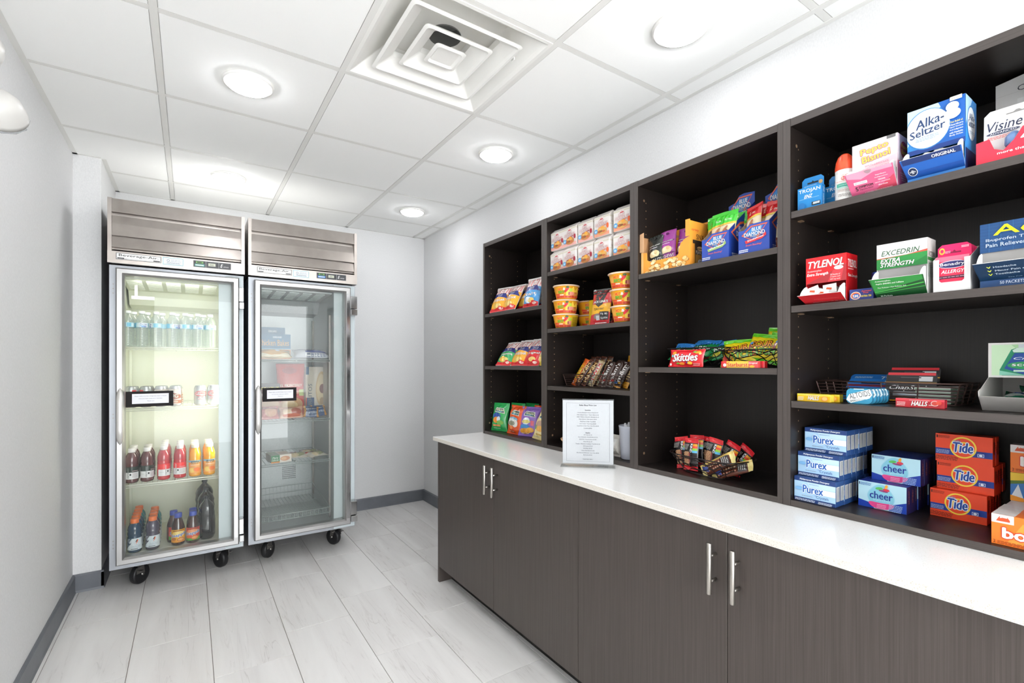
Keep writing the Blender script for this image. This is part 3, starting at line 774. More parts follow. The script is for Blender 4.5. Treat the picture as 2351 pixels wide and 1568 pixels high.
# ---- blister / display carton with an open front and a folded-out flap
def dispenser(name, W, Hh, D, body, front, flapart, cut, flap_h, flap_out, hinge=.004, side=None, dark='8f8c89', ear=.03, flapcol=None, inside=None, liparc=True, backup=0):
    K = Kind(name, 'medicine box'); t = .0012
    mb = MB()
    mb.box(0, W, D-t, D, 0, Hh, body); mb.box(0, t, 0, D-t, 0, Hh, body); mb.box(W-t, W, 0, D-t, 0, Hh, body)
    mb.box(t, W-t, 0, D-t, 0, t, body); mb.box(t, W-t, 0, D-t, Hh-t, Hh, body); mb.box(t, W-t, 0, t, cut, Hh-t, body)
    if hinge > .005: mb.box(t, W-t, 0, t, t, hinge, body)
    K.add(name, mb, 'card')
    mb = MB(); art(mb, front, W, Hh-cut, Ffront(0, cut, 0))
    if side: art(mb, side, D, Hh, lambda a, z, o: (W+o, a, z))
    K.add('printed_front', mb, 'card')
    # inner grey liner card
    mb = MB(); mb.box(t, W-t, t+.001, t+.0018, hinge, cut+.01, '9a9896') if inside is None else None
    if inside is None: K.add('inner_card', mb, 'card')
    L_ = math.hypot(flap_h-hinge, flap_out); ux, uz = -flap_out/L_, (flap_h-hinge)/L_
    mb = MB()
    x0, x1 = -.004, W+.003
    A = [(x0+.004, 0, hinge), (x1-.003, 0, hinge), (x1, -flap_out, flap_h), (x0, -flap_out, flap_h)]
    nrm = Vector((0, -uz, ux)); nrm = Vector((0, -(flap_h-hinge)/L_, -flap_out/L_))
    mb.mesh([Vector(p) for p in A]+[Vector(p)-nrm*.0012 for p in A], [(0, 1, 2, 3), (7, 6, 5, 4), (0, 4, 5, 1), (1, 5, 6, 2), (2, 6, 7, 3), (3, 7, 4, 0)],
            [flapcol or body, 'e4e1de', body, 'e4e1de', 'efedea', 'e4e1de'])
    def mf(x, y, o):
        q = y/L_; return tuple(Vector((x, -flap_out*q, hinge+(flap_h-hinge)*q))+nrm*o)
    art(mb, flapart, W, L_, mf)
    # rounded white ears
    for xx, s in ((t+.002, 1), (W-t-.002, -1)):
        pts = [(0, hinge), (-flap_out, flap_h)]
        for k in range(1, 7):
            a = k/7; ang = math.pi/2*a
            pts.append((-flap_out*math.cos(ang)*1.0+ear*.2*math.sin(2*ang), flap_h+ear*math.sin(ang*1.0)*.85))
        pts.append((0, flap_h+ear*.8))
        vs = [(xx, p[0], p[1]) for p in pts]+[(xx+s*.001, p[0], p[1]) for p in pts]; n = len(pts)
        mb.mesh(vs, [tuple(range(n)), tuple(range(2*n-1, n-1, -1))]+[(k, (k+1) % n, (k+1) % n+n, k+n) for k in range(n)], 'e9e7e5')
    K.add('open_flap', mb, 'card')
    if inside: inside(K, W, D)
    return K
# ---- pillow bags
def pillow(name, cat, W, Hh, D, body, shapes, seal=.012, seed=1, wr=.0025, m='film', sealcol=None, nx=18, nz=26, back=None, curved=.011, pinch=.07, horizontal=False, crimp=True):
    K = Kind(name, cat); rn = random.Random(seed); ph = [rn.uniform(0, 6.28) for _ in range(8)]
    def env(u, v):
        s = seal/Hh; t = (v-s)/(1-2*s)
        if t <= 0 or t >= 1: return 0
        e = 1-abs(2*u-1)**3.2
        return max(e, 0)**.75*math.sin(math.pi*t)**.62
    def wrin(u, v):
        s = seal/Hh; t = min(max((v-s)/(1-2*s), 0), 1)
        near = 1-math.sin(math.pi*t)
        return (math.sin(9*u+4*v+ph[0])*.35+math.sin(15*v-7*u+ph[1])*.35+math.sin(23*u+ph[2])*near*.9+math.sin(31*u+9*v+ph[3])*.2)*wr
    def dep(u, v): return D/2*env(u, v)+wrin(u, v)*min(1, env(u, v)*3)
    def xy(u, v):
        s = seal/Hh; t = min(max((v-s)/(1-2*s), 0), 1)
        return (u-.5)*W*(1-pinch*math.sin(math.pi*t)**.8)
    bend = ph[4]
    def bf(u, v): return .0015*math.sin(bend+5*u)*(1 if (v < .06 or v > .94) else .3)+(.004*math.sin(3*u+ph[5]) if v > .9 else 0)
    def front(u, v, o=0): return (xy(u, v), bf(u, v)-dep(u, v)-.0006-o, v*Hh)
    def back_(u, v): return (xy(u, v), bf(u, v)+D/2*env(u, v)*.9+.0006, v*Hh)
    mb = MB(); vs = []; fs = []; cs = []
    for fn in (front, back_):
        for j in range(nz+1):
            for i in range(nx+1): vs.append(fn(i/nx, j/nz))
    n1 = (nx+1)*(nz+1); sc = hx(sealcol or body); bc = hx(body); kc = hx(back or body); sn = seal/Hh
    for j in range(nz):
        c = sc if (j+.5)/nz < sn or (j+.5)/nz > 1-sn else bc
        for i in range(nx):
            a = j*(nx+1)+i; fs.append((a, a+1, a+nx+2, a+nx+1)); cs.append(c)
            b = n1+a; fs.append((b+nx+1, b+nx+2, b+1, b)); cs.append(sc if c == sc else kc)
    for j in range(nz):
        a = j*(nx+1); fs.append((a+nx+1, a, n1+a, n1+a+nx+1) [::-1]); cs.append(kc); a += nx; fs.append((a, a+nx+1, n1+a+nx+1, n1+a)[::-1]); cs.append(kc)
    for i in range(nx):
        fs.append((i, i+1, n1+i+1, n1+i)[::-1]); cs.append(sc); a = nz*(nx+1)+i; fs.append((a, a+1, n1+a+1, n1+a)); cs.append(sc)
    mb.mesh(vs, fs, cs, True); me = mb.data(name, m); fix_normals(me)
    K.add(name, me, m)
    mb = MB()
    art(mb, shapes, W, Hh, lambda x, y, o: front(x/W, y/Hh, o+.0004), curved=curved)
    K.add('printed_front', mb, m)
    if crimp:
        mb = MB(); n = int(W/.0035)
        for v0 in (0, 1):
            zz = (0 if v0 == 0 else Hh-seal*.8)
            for k in range(n):
                u = (k+.5)/n
                if k % 2: continue
                p = front(u, v0*1.0 if v0 else 0); mb.box(p[0]-.0009, p[0]+.0009, p[1]-.0009, p[1]-.0002, zz+.001, zz+seal*.8-.001, sealcol or body)
        K.add('crimped_seal', mb, m)
    K.H = Hh; K.W = W
    return K
# ---- round packs
def Fcyl(rf, z0):
    def f(x, y, o):
        r = rf(z0+y) if callable(rf) else rf
        a = x/(rf(z0) if callable(rf) else rf); return ((r+o)*math.sin(a), -(r+o)*math.cos(a), z0+y)
    return f
def bottle(name, cat, prof, cols, m, cap, capcol, label=None, capname='cap', capm='cap_plastic', n=22, lobes=None, extra=None):
    K = Kind(name, cat); mb = MB()
    mb.lathe(prof, n, col=cols if isinstance(cols, str) else 'ffffff', cols=None if isinstance(cols, str) else cols, lobes=lobes); K.add(name, mb, m)
    mb = MB(); mb.lathe(cap, n, col=capcol); K.add(capname, mb, capm)
    if label:
        r, z0, z1, half, base_, shapes = label; mb = MB()
        # wrap-around sleeve
        mb.lathe([(r, z0), (r, z1)], n*2, col=base_, closed=False)
        Wd = 2*r*half
        def mf(x, y, o):
            a = (x-Wd/2)/r; return ((r+o)*math.sin(a), -(r+o)*math.cos(a), z0+y)
        art(mb, shapes, Wd, z1-z0, mf, curved=.012, dl=.0001); K.add('wrap_label', mb, 'ink')
    if extra: extra(K)
    return K

# ================= fridge drinks
def ribs(r, z0, z1, n, d=.0014):
    o = []
    for k in range(n):
        z = z0+(z1-z0)*k/n; s = (z1-z0)/n; o += [(r, z), (r, z+s*.45), (r-d, z+s*.6), (r-d, z+s*.9)]
    return o
water = bottle('water_bottle', 'bottle', [(.012, 0), (.026, .001), (.0305, .008)]+ribs(.0305, .012, .108, 6)+[(.0308, .11), (.0295, .113), (.0295, .139), (.0308, .142), (.030, .152), (.024, .170), (.015, .184), (.0125, .190), (.0125, .197)],
    'eef4f2', 'pet', [(.0145, .192), (.0150, .194), (.0150, .206), (.0135, .2075), (.0001, .208)], 'f2f4f4',
    (.0300, .113, .139, 2.2, '9fd3e6', [R(0, 0, 1, 1, 'bfe3ee'), R(.02, 0, .22, 1, '4fb1d4'), R(.22, .1, .40, .9, 'd9eef4'), R(.33, .0, .67, 1, 'f1f7fb'), P([(.36, .1), (.44, 0), (.60, .0), (.50, .45), (.38, .5)], '6aa3df'),
     T('Purity', .5, .66, .27, .38, '2a3f9c', sh=.25, b=.03), T('life', .55, .25, .12, .35, '4b58b8', sh=.25, b=.03), R(.72, .1, .86, .9, '6fbfe0'), R(.88, .2, .98, .8, 'd9eef4')]))
canp = [(.020, 0), (.026, .003), (.0330, .012), (.0330, .103), (.0265, .118), (.0265, .121), (.0245, .1215), (.0235, .118), (.0001, .118)]
def can(base_, shapes):
    K = Kind('drink_can', 'can'); mb = MB(); mb.lathe(canp, 26, cols=['c9cacc']*2+[base_]+['c9cacc']*6); K.add('drink_can', mb, 'can_metal')
    mb = MB(); r = .0332; Wd = 2*r*1.5
    def mf(x, y, o):
        a = (x-Wd/2)/r; return ((r+o)*math.sin(a), -(r+o)*math.cos(a), .013+y)
    art(mb, shapes, Wd, .089, mf, curved=.012, dl=.0001); K.add('printed_wrap', mb, 'ink')
    mb = MB(); mb.box(-.006, .006, -.016, .004, .1184, .1194, 'b9babc'); K.add('pull_tab', mb, 'can_metal'); return K
can_coke = can('d3d5d8', [R(.40, 0, .62, 1, 'd93a3f'), T('Coke', .51, .5, .55, .15, 'f4f4f4', rot=90, b=.02)])
can_root = can('b98a6a', [R(0, 0, 1, 1, 'd9cfc4'), P([(.02, .62), (.5, .78), (.98, .62), (.98, .40), (.5, .30), (.02, .4)], 'a8502e'), T('MUG', .5, .56, .6, .24, 'f2ead2', b=.05, out=('4a2a1c', .03)), R(0, .06, 1, .28, 'b5653c'), T('ROOT BEER', .5, .17, .6, .1, 'f2ead2', b=.02)])
can_dp = can('dfe1e3', [El(.5, .66, .36, .20, 'd8484a'), El(.5, .66, .31, .155, 'e3e4e6'), El(.5, .66, .27, .13, 'd8484a'), T('Dr', .42, .72, .18, .11, 'f4f4f4', sh=.2, b=.03, out=('8a8c90', .03)), T('Pepper', .52, .61, .44, .14, 'f4f4f4', sh=.2, b=.03, out=('8a8c90', .03)),
    El(.5, .33, .19, .07, 'c2474a'), El(.5, .33, .17, .055, 'eceded'), T('Diet', .5, .33, .24, .06, '8f2f35', b=.02)])
vprof = [(.018, 0), (.029, .004), (.0325, .012), (.0305, .020), (.0312, .024), (.0312, .098), (.0322, .104), (.0305, .110), (.0318, .116), (.0312, .140), (.026, .160), (.018, .174), (.0155, .178), (.0155, .186)]
def vit(c, c2, topc):
    sh = [R(0, 0, 1, .55, 'ebeaec'), R(0, .55, 1, 1, topc), T('vitamin', .40, .30, .13*2.6, .13, '1d1d20', rot=90, b=.01) , T('water', .40, .74, .30, .12, 'e4e3e5' if topc != '23302a' else '8f9492', rot=90, b=.01),
          R(.48, .30, .56, .45, '26262a'), Ln(.6, .1, .88, .5, 4, 'b9a9ae'), Ln(.6, .62, .88, .72, 1, 'c9b0b0'), Ln(.1, .3, .33, .36, 1, 'c4c2c6')]
    return bottle('juice_drink_bottle', 'bottle', vprof, [c]*8+[c2]*5, 'liquid', [(.0172, .176), (.0178, .180), (.0178, .197), (.016, .199), (.0001, .1995)], 'e4dfe0', (.0319, .026, .096, 1.5, topc, sh))
vit_dark = vit('5a2a2c', '5e3338', '23302a'); vit_red = vit('c2232e', 'b23440', 'ee2a2e')
oj = bottle('orange_juice_bottle', 'bottle', [(.018, 0), (.029, .004), (.0322, .012), (.0312, .020), (.0312, .100), (.0318, .104), (.0300, .112), (.0312, .122), (.0300, .142), (.022, .165), (.0185, .172), (.0185, .178)], 'f2a416', 'liquid',
    [(.0195, .174), (.0200, .178), (.0200, .193), (.018, .195), (.0001, .1955)], 'f2ead8',
    (.0316, .022, .100, 1.4, 'f0a53a', [R(0, 0, 1, .86, 'f3a64c'), R(0, .86, 1, 1, '8fc4d8'), R(.25, .76, .75, .94, '2c2a26'), T('LANGERS', .5, .85, .44, .1, 'f0e2c0', b=.02), T('ORANGE JUICE', .5, .64, .6, .12, 'f7e6d0', b=.03),
     El(.3, .25, .2, .2, 'f6c24a'), El(.3, .25, .16, .16, 'f9d878'), El(.6, .3, .2, .16, 'f07a28'), R(.1, .46, .9, .5, 'cfa37a')]), capm='cap_plastic')
gprof = [(.018, 0), (.030, .004), (.034, .012), (.0325, .020), (.0335, .024), (.0335, .085), (.0345, .090), (.0318, .098), (.0345, .106), (.0345, .116), (.0320, .124), (.0340, .132), (.031, .150), (.021, .168), (.0175, .172), (.0175, .176)]
def gat(c):
    sh = [R(0, 0, 1, 1, 'dfe7ee'), P([(0, 0), (.12, .25), (.30, .55), (.34, 1), (.0, 1)], c), P([(.2, .62), (.36, 1), (.42, 1), (.27, .6)], 'dfe7ee'), El(.56, .68, .13, .25, 'c4ccd6'), El(.56, .68, .115, .22, 'e6edf2'), P([(.52, .5), (.56, .72), (.6, .9), (.64, .88), (.58, .62)], 'e8622c'), P([(.5, .72), (.56, .88), (.6, .9), (.56, .7)], '3a3a40'),
          T('GLACIER', .54, .36, .4, .09, 'a9b6c4'), T('FREEZE', .54, .26, .4, .09, 'a9b6c4'), R(.3, .08, .62, .13, '3b4048')]
    return bottle('sports_drink_bottle', 'bottle', gprof, c, 'liquid', [(.0195, .166), (.0205, .168), (.0205, .190), (.0185, .193), (.0001, .1935)], 'f07a3c', (.0340, .020, .086, 1.5, c, sh))
gat_navy = gat('22415c'); gat_grey = gat('4a4456'); gat_teal = gat('2e7f86'); gat_navy2 = gat('244a66')
sprof = [(.024, 0), (.031, .003), (.034, .012), (.034, .098), (.032, .112), (.026, .134), (.020, .152), (.0185, .165)]
def sna(bg, c1, c2, fruit):
    sh = [R(0, 0, 1, 1, bg), P([(0, 0), (1, 0), (1, .28), (.5, .14), (0, .3)], c2), El(.52, .66, .36, .22, c1), T('Snapple', .5, .56, .86, .3, '2c55a8', rot=10, sh=.15, b=.04, out=('f2f2ea', .05)), El(.25, .28, .13, .12, fruit), El(.62, .22, .2, .17, fruit), El(.62, .22, .15, .12, 'f2b06a'), R(.2, .88, .8, .94, '8a4a2a')]
    return bottle('iced_tea_bottle', 'bottle', sprof, '40201a', 'liquid', [(.0195, .163), (.0200, .166), (.0200, .187), (.0185, .190), (.0001, .1905)], '3a4fae', (.0343, .020, .096, 1.45, '5a2a20', sh))
sna_y = sna('f2b52e', 'f6dc88', 'f0a030', 'c9742e'); sna_r = sna('d94a3e', 'f0a070', '58a83c', 'd96a30')
bigb = Kind('cola_bottle', 'bottle'); mb = MB()
mb.lathe([(.02, 0), (.045, .006), (.055, .03), (.056, .09), (.052, .13), (.047, .165), (.052, .19), (.048, .215), (.050, .235), (.040, .262), (.022, .285), (.014, .296), (.014, .308), (.016, .309), (.016, .322), (.0001, .323)], 24, lobes=(5, .04), cols=['0f0f12']*15); bigb.add('cola_bottle', mb, 'liquid')
mb = MB(); mb.lathe([(.0162, .305), (.0168, .307), (.0168, .3235), (.0001, .3245)], 16, col='1a1a1c'); bigb.add('cap', mb, 'cap_plastic')

z1, z2, z3 = [z+.0042 for z in LSH]
ord_ = ['first', 'second', 'third', 'fourth', 'fifth', 'sixth', 'seventh', 'eighth', 'ninth', 'tenth']
for i, x in enumerate((-2.130, -2.066, -1.999, -1.921, -1.857, -1.793, -1.729)):
    water.place((x, -.700, z1), yaw=(-60, 18, -75, 50, -80, 20, 25)[i], label='clear water bottle in the front row of the top fridge shelf, %s from the left' % ord_[i], group='water bottles on the top fridge shelf')
for i, (x, y) in enumerate(((-2.108, -.632), (-2.043, -.634), (-1.972, -.635), (-1.900, -.628), (-1.828, -.633), (-1.762, -.636))):
    water.place((x, y, z1), yaw=random.uniform(0, 360), label='half hidden water bottle in the second row, %s from the left' % ord_[i], group='water bottles on the top fridge shelf')
CN = [(-2.117, can_coke, 30, 'silver diet cola can, leftmost on the can shelf'), (-2.047, can_coke, -40, 'silver diet cola can, second from the left on the can shelf'), (-1.977, can_root, 0, 'brown root beer can half behind the fridge door notice'),
      (-1.907, can_root, -25, 'brown root beer can just right of the door notice edge'), (-1.781, can_dp, 8, 'white and red soda can left of the right-hand pair'), (-1.712, can_dp, -5, 'white and red soda can at the right end of the can shelf')]
for x, k, yw, lb in CN:
    k.place((x, -.700, z2), yaw=yw, label=lb, group='cans on the fridge shelf')
    if x < -1.85: k.place((x+.004, -.630, z2), yaw=yw+50, label=lb.split(' can')[0]+' can standing behind the '+{-2.117: 'leftmost', -2.047: 'second', -1.977: 'third', -1.907: 'fourth'}[x]+' can of the front row', group='cans on the fridge shelf')
VN = [(-2.113, vit_dark, 3, -10, 'dark purple vitamin drink, leftmost column'), (-2.042, vit_dark, 3, 12, 'dark purple vitamin drink, second column'), (-1.963, vit_red, 5, 35, 'red vitamin drink, left red column'),
      (-1.884, vit_red, 4, -20, 'red vitamin drink, right red column'), (-1.808, oj, 4, 0, 'orange juice bottle, left juice column'), (-1.734, oj, 4, 10, 'orange juice bottle, right juice column')]
for x, k, n, yw, lb in VN:
    for j in range(n):
        k.place((x, -.698+j*.0695, z3), yaw=yw+(0 if j == 0 else random.uniform(-60, 60)), label='%s, %s' % (lb, ['at the front', 'second from the front', 'third from the front', 'fourth from the front', 'at the back'][j]), group='juice drinks on the third fridge shelf')
for j in range(5): (gat_navy if j == 0 else gat_navy2 if j < 3 else gat_teal).place((-2.100, -.690+j*.075, .1885), yaw=8, label='%s sports drink with orange cap, left column, %s' % ('dark blue' if j < 3 else 'teal', ['at the front', 'second from the front', 'third from the front', 'fourth from the front', 'at the back'][j]), group='sports drinks on the fridge floor')
for j in range(4): (gat_grey if j < 2 else gat_teal).place((-2.016, -.690+j*.075, .1885), yaw=3, label='%s sports drink with orange cap, right column, %s' % ('smoky purple' if j < 2 else 'teal', ['at the front', 'second from the front', 'third from the front', 'at the back'][j]), group='sports drinks on the fridge floor')
sna_y.place((-1.893, -.685, .1885), 5, label='iced tea bottle with yellow label and blue cap, front left', group='iced tea bottles')
sna_r.place((-1.917, -.612, .1885), 40, label='iced tea bottle with blue cap half behind the yellow-labelled one', group='iced tea bottles')
sna_r.place((-1.818, -.690, .1885), -4, label='iced tea bottle with red and green label, front right', group='iced tea bottles')
sna_y.place((-1.818, -.616, .1885), -30, label='iced tea bottle with blue cap behind the red and green labelled one', group='iced tea bottles')
for (x, y, sc) in ((-1.752, -.42, 1.0), (-1.748, -.545, .92), (-1.747, -.660, .82)):
    bigb.place((x, y, .1885), random.uniform(0, 90), label='glossy black ribbed plastic bottle at the right of the fridge floor, %s' % {1.0: 'rearmost', .92: 'middle', .82: 'front'}[sc], group='black bottles', scale=sc)

# ================= frozen food
rz = [z+.0042 for z in RSH]
def fbox(W, Hh, D, body, sh, top=None): return carton('frozen_food_box', 'box', W, Hh, D, body, sh, top=top)
cb = fbox(.225, .178, .06, '35607c', [R(0, .42, 1, 1, '2f6c92'), R(0, .40, 1, .43, '8fc4d8'), T('KIRKLAND', .62, .88, .25, .07, 'dfe6ea', b=.03), T('Chicken Bakes', .52, .66, .86, .24, 'dfa94a', b=.0), R(0, 0, 1, .40, 'd8a67e'),
    El(.3, .18, .28, .16, 'e6c09a'), El(.7, .22, .28, .15, 'cf8a5e'), El(.62, .1, .24, .07, 'f0d8b4'), P([(.4, .25), (.9, .38), (.98, .3), (.5, .16)], 'b06a48')])
cb.place((-1.462, -.50, rz[0]), 0, label='blue frozen chicken roll carton standing on the top freezer shelf', group=None)
cb.place((-1.472, -.40, rz[0]), 0, scale=(.95, 1, 1.30), label='taller grey-blue frozen food carton behind the chicken roll carton')
def fbag(W, Hh, D, body, sh, seed): return pillow('frozen_food_bag', 'bag', W, Hh, D, body, sh, seed=seed, m='film', crimp=False, nx=14, nz=14)
lb1 = fbag(.21, .13, .05, 'd8bd8c', [R(.05, .05, .95, .3, 'e8dcc0'), El(.5, .45, .4, .3, 'e0b070'), El(.6, .5, .07, .1, 'c9d6e0')], 3)
lb1.place((-1.362, -.70, rz[0]+.012), 0, tilt=68, label='yellow plastic bag of frozen food lying at the left of the top freezer shelf')
lb2 = fbag(.23, .13, .055, 'c9ccd4', [R(.3, .3, 1, .5, '3f4f8c'), R(.3, .05, 1, .25, 'e6e8ec'), Ln(.35, .08, .95, .22, 1, '8a90a4', 1.4), R(.1, .6, .9, .8, '9aa2bc')], 5)
lb2.place((-1.128, -.70, rz[0]+.012), 0, tilt=66, label='blue and white bag of frozen food lying at the right of the top freezer shelf')
hp = fbox(.15, .235, .05, '8c4a3a', [R(0, .82, 1, 1, '4a4446'), R(0, .82, .96, .9, 'd9c046'), T('5 PACK', .5, .9, .8, .09, '4a4030', b=.03), T('POCKETS', .55, .68, .8, .1, 'ead9cc', b=.03), El(.6, .4, .45, .2, 'c98f62'), El(.6, .4, .35, .13, 'dcb083'), R(0, .0, 1, .14, 'a83434')])
hp.place((-1.490+.030, -.52, rz[1]), 0, label='dark red frozen sandwich carton at the left of the second freezer shelf', group=None)
rb = pillow('frozen_food_bag', 'bag', .19, .375, .07, 'c8392f', [El(.45, .86, .26, .06, 'a83a3a'), T('EL MONTEREY', .5, .58, .8, .05, 'f0e2cc', b=.03), R(.3, .42, .8, .47, 'd98a6a'), El(.5, .22, .42, .14, 'd0a070'), El(.45, .2, .28, .09, 'e6c794'), R(.78, .38, .98, .5, 'c4d07a')], seed=9, crimp=False)
rb.place((-1.246+.012, -.50, rz[1]), 0, tilt=4, label='large red bag of frozen Mexican food on the second freezer shelf')
bu = fbox(.175, .350, .06, 'cfc6b8', [R(0, .84, .12, 1, '4a6a88'), R(.0, 0, .34, .36, '2f4a74'), T('BURRITOS', .17, .36, 1.15, .075, '6d7480', rot=90, b=.03), El(.62, .55, .22, .36, 'c9ad84', rot=-6), El(.62, .55, .17, .30, 'dcc8a0', rot=-6), El(.68, .54, .13, .1, '7a4a44'), El(.66, .28, .1, .08, 'b59a78'), R(-.0, 0, .03, .36, 'd05a2a')])
bu.place((-1.135, -.50, rz[1]), 8, label='beige burrito carton with a round photo on the second freezer shelf')
ib = fbag(.115, .09, .05, 'b8483c', [El(.55, .5, .35, .35, 'd99a72'), R(.05, .75, .9, .95, '8c2f35')], 13); ib.place((-1.395, -.705, rz[1]+.006), 5, tilt=25, label='red wrapped frozen sandwich in front of the dark red carton')
ib2 = fbag(.15, .085, .05, 'cf9a7c', [El(.4, .5, .3, .35, 'e8c9a8'), El(.7, .5, .25, .3, 'b8553e'), El(.5, .2, .4, .1, 'd8643c')], 15); ib2.place((-1.262, -.705, rz[1]+.006), 0, tilt=30, label='clear wrapped frozen sandwich in the middle of the second freezer shelf')
ib3 = fbag(.10, .085, .04, '20406c', [T('Bean', .5, .7, .7, .2, 'd0dae6', rot=8), T('Burrito', .5, .35, .75, .2, 'd0dae6', rot=8), R(0, 0, .14, 1, 'c08a44'), R(.86, 0, 1, 1, 'c08a44')], 17)
ib3.place((-1.142, -.715, rz[1]+.006), 0, tilt=35, roll=6, label='navy wrapped frozen burrito in front of the beige carton'); ib3.place((-1.075, -.66, rz[1]+.006), 0, tilt=35, roll=-4, label='navy and tan wrapped frozen burrito behind the front one at the right')
mcb = fbox(.125, .05, .15, 'e6ddd0', [R(0, .0, .42, 1, '2f7a48'), T('Marie', .2, .68, .28, .26, 'e8f0e4', sh=.3), T('Callender', .21, .38, .34, .24, 'e8f0e4', sh=.3), R(0, 0, .42, .18, 'e08a34'), El(.68, .5, .24, .32, 'cf9470'), El(.62, .5, .14, .2, 'e0b48c')], top=[R(0, 0, .42, 1, 'b8c8b4'), R(.5, .2, .9, .8, 'dccab8')])
mcb.place((-1.392, -.735, rz[2]), 5, label='green and white frozen meal box at the left of the third freezer shelf')
fb2 = fbag(.14, .12, .028, 'd6cfc2', [R(.05, .6, .5, .9, 'b83a34'), El(.6, .4, .3, .25, 'a8ac8a'), El(.4, .3, .2, .2, 'e0cfae')], 19)
fb2.place((-1.225, -.69, rz[2]+.012), 0, tilt=80, roll=3, label='clear bag of frozen snacks beside the green and white box'); fb2.place((-1.135, -.58, rz[2]+.012), -15, tilt=84, label='clear bag of frozen snacks with a red corner, farther back'); fb2.place((-1.082, -.70, rz[2]+.012), 20, tilt=82, label='clear bag of frozen snacks at the right front of the third freezer shelf')
# ================= snack bags on the end unit
def utz(main, word, accent, bottom='d8262c', seed=1):
    stripes = []
    for k in range(15):
        if k % 2 == 0: stripes.append(P([(k/15, .66), ((k+.8)/15, .66), ((k+.8)/15, .97), (k/15, .97)], 'd98a88'))
    sh = [R(0, .64, 1, 1, 'f2e6e2'), stripes, El(.62, .78, .17, .06, 'f4efec'), T('Herr\'s', .62, .78, .22, .07, 'c02a2e', sh=.3, b=.02), R(0, .93, 1, 1, 'e9e6e4'),
          P([(0, .46), (1, .50), (.86, .68), (.10, .66)], '232c78'), T('Potato', .56, .63, .34, .045, 'e6e8f4', sh=.3, b=.02), T('Chips', .58, .575, .30, .05, 'e6e8f4', sh=.3, b=.02), P([(.1, .49), (.5, .55), (.9, .5), (.5, .51)], '8a92cf'),
          P([(0, .12), (1, .10), (1, .49), (.5, .53), (0, .45)], main), T(word, .55, .40, .72, .085, 'f6f4ee', rot=3, b=.04, out=('7a4a30', .03)),
          El(.42, .22, .22, .10, accent), El(.6, .2, .2, .08, 'f2d27a'), P([(0, 0), (1, 0), (1, .13), (.7, .19), (.45, .10), (0, .13)], bottom), El(.8, .10, .12, .04, 'f0d4c8')]
    return pillow('chip_bag', 'snack bag', .148, .168, .046, main, sh, seal=.009, seed=seed, wr=.003, back='cfc8c6', sealcol='e8e2e0')
u_y = utz('f0a928', 'CHEDDAR', 'e8b84a', seed=21); u_g = utz('3ea864', 'Jalapeno', 'e0b040', seed=23); u_r = utz('e0282c', 'Original', 'c81e24', seed=25)
u_b = utz('4f9fdc', 'Salt', 'e8f0f6', seed=27); u_c = utz('efe09c', 'Ripple', 'd8c070', bottom='d9b850', seed=29)
for k, y, x, z_, ti, ya, lb in ((u_y, -1.807, -.318, 1.5845, 24, -86, 'yellow and red striped-top crisp bag, leftmost on the upper shelf'),
      (u_y, -1.934, -.322, 1.5845, 27, -93, 'yellow and red striped-top crisp bag leaning second from the left on the upper shelf'),
      (u_y, -2.020, -.268, 1.5845, 22, -88, 'yellow and navy crisp bag half hidden behind its neighbours on the upper shelf'),
      (u_b, -2.132, -.308, 1.5845, 15, -92, 'blue and red striped-top crisp bag at the right end of the upper shelf'),
      (u_b, -2.170, -.245, 1.5845, 12, -92, 'blue crisp bag standing behind the front blue one on the upper shelf'),
      (u_g, -1.872, -.318, 1.2665, 35, -88, 'green and red striped-top crisp bag, leftmost on the middle shelf'),
      (u_y, -2.003, -.308, 1.2665, 31, -90, 'yellow striped-top crisp bag in the middle of the middle shelf'),
      (u_r, -2.128, -.308, 1.2665, 30, -90, 'red striped-top crisp bag marked Original on the middle shelf'),
      (u_c, -2.205, -.298, 1.2665, 33, -92, 'pale yellow crisp bag cut off by the divider on the middle shelf'),
      (u_y, -1.965, -.240, 1.2665, 26, -90, 'striped-top crisp bag in the second row of the middle shelf, left'),
      (u_r, -2.100, -.235, 1.2665, 24, -90, 'striped-top crisp bag in the second row of the middle shelf, right'),
      (u_y, -1.985, -.175, 1.2665, 20, -90, 'striped-top crisp bag in the rearmost row of the middle shelf')):
    k.place((x, y, z_), ya, ti, label=lb, group='striped crisp bags')
def haw(body, dark, word, art2, seed, W=.128, Hh=.172):
    sh = [P([(.24, .66), (.86, .62), (.78, .80), (.30, .82)], 'e8ecd8'), P([(.27, .675), (.83, .64), (.76, .785), (.32, .80)], '26424f'), T(word, .55, .735, .42, .07, 'dfe6b8', rot=-4, b=.04), R(.36, .672, .72, .70, '6aa8c8')]+art2+[T('sweet maui', .42, .10, .4, .03, 'e6f2e0', b=.02)]
    return pillow('chip_bag', 'snack bag', W, Hh, .052, body, sh, seal=.010, seed=seed, wr=.004, back=dark, sealcol=body)
h_g = haw('2fae5a', '1c7a3c', 'HAWAIIAN', [El(.42, .52, .26, .12, '3a5ea8'), El(.40, .38, .20, .11, 'f0953a'), El(.56, .42, .12, .09, 'dfe8ee'), El(.66, .30, .20, .08, '7ab84a'), R(.2, .16, .66, .22, 'e89a5a')], 31)
h_o = haw('ea5a22', 'b8401a', 'Nacho', [El(.5, .50, .32, .08, '7fb0c8'), El(.42, .40, .30, .13, 'dfe0dc'), El(.66, .36, .18, .13, 'e8e4dc'), El(.45, .36, .2, .08, '8a8a72'), El(.38, .22, .14, .06, 'f08a4a'), P([(.2, 0), (.5, .16), (.8, 0)], 'c8481c')], 33, .132, .17)
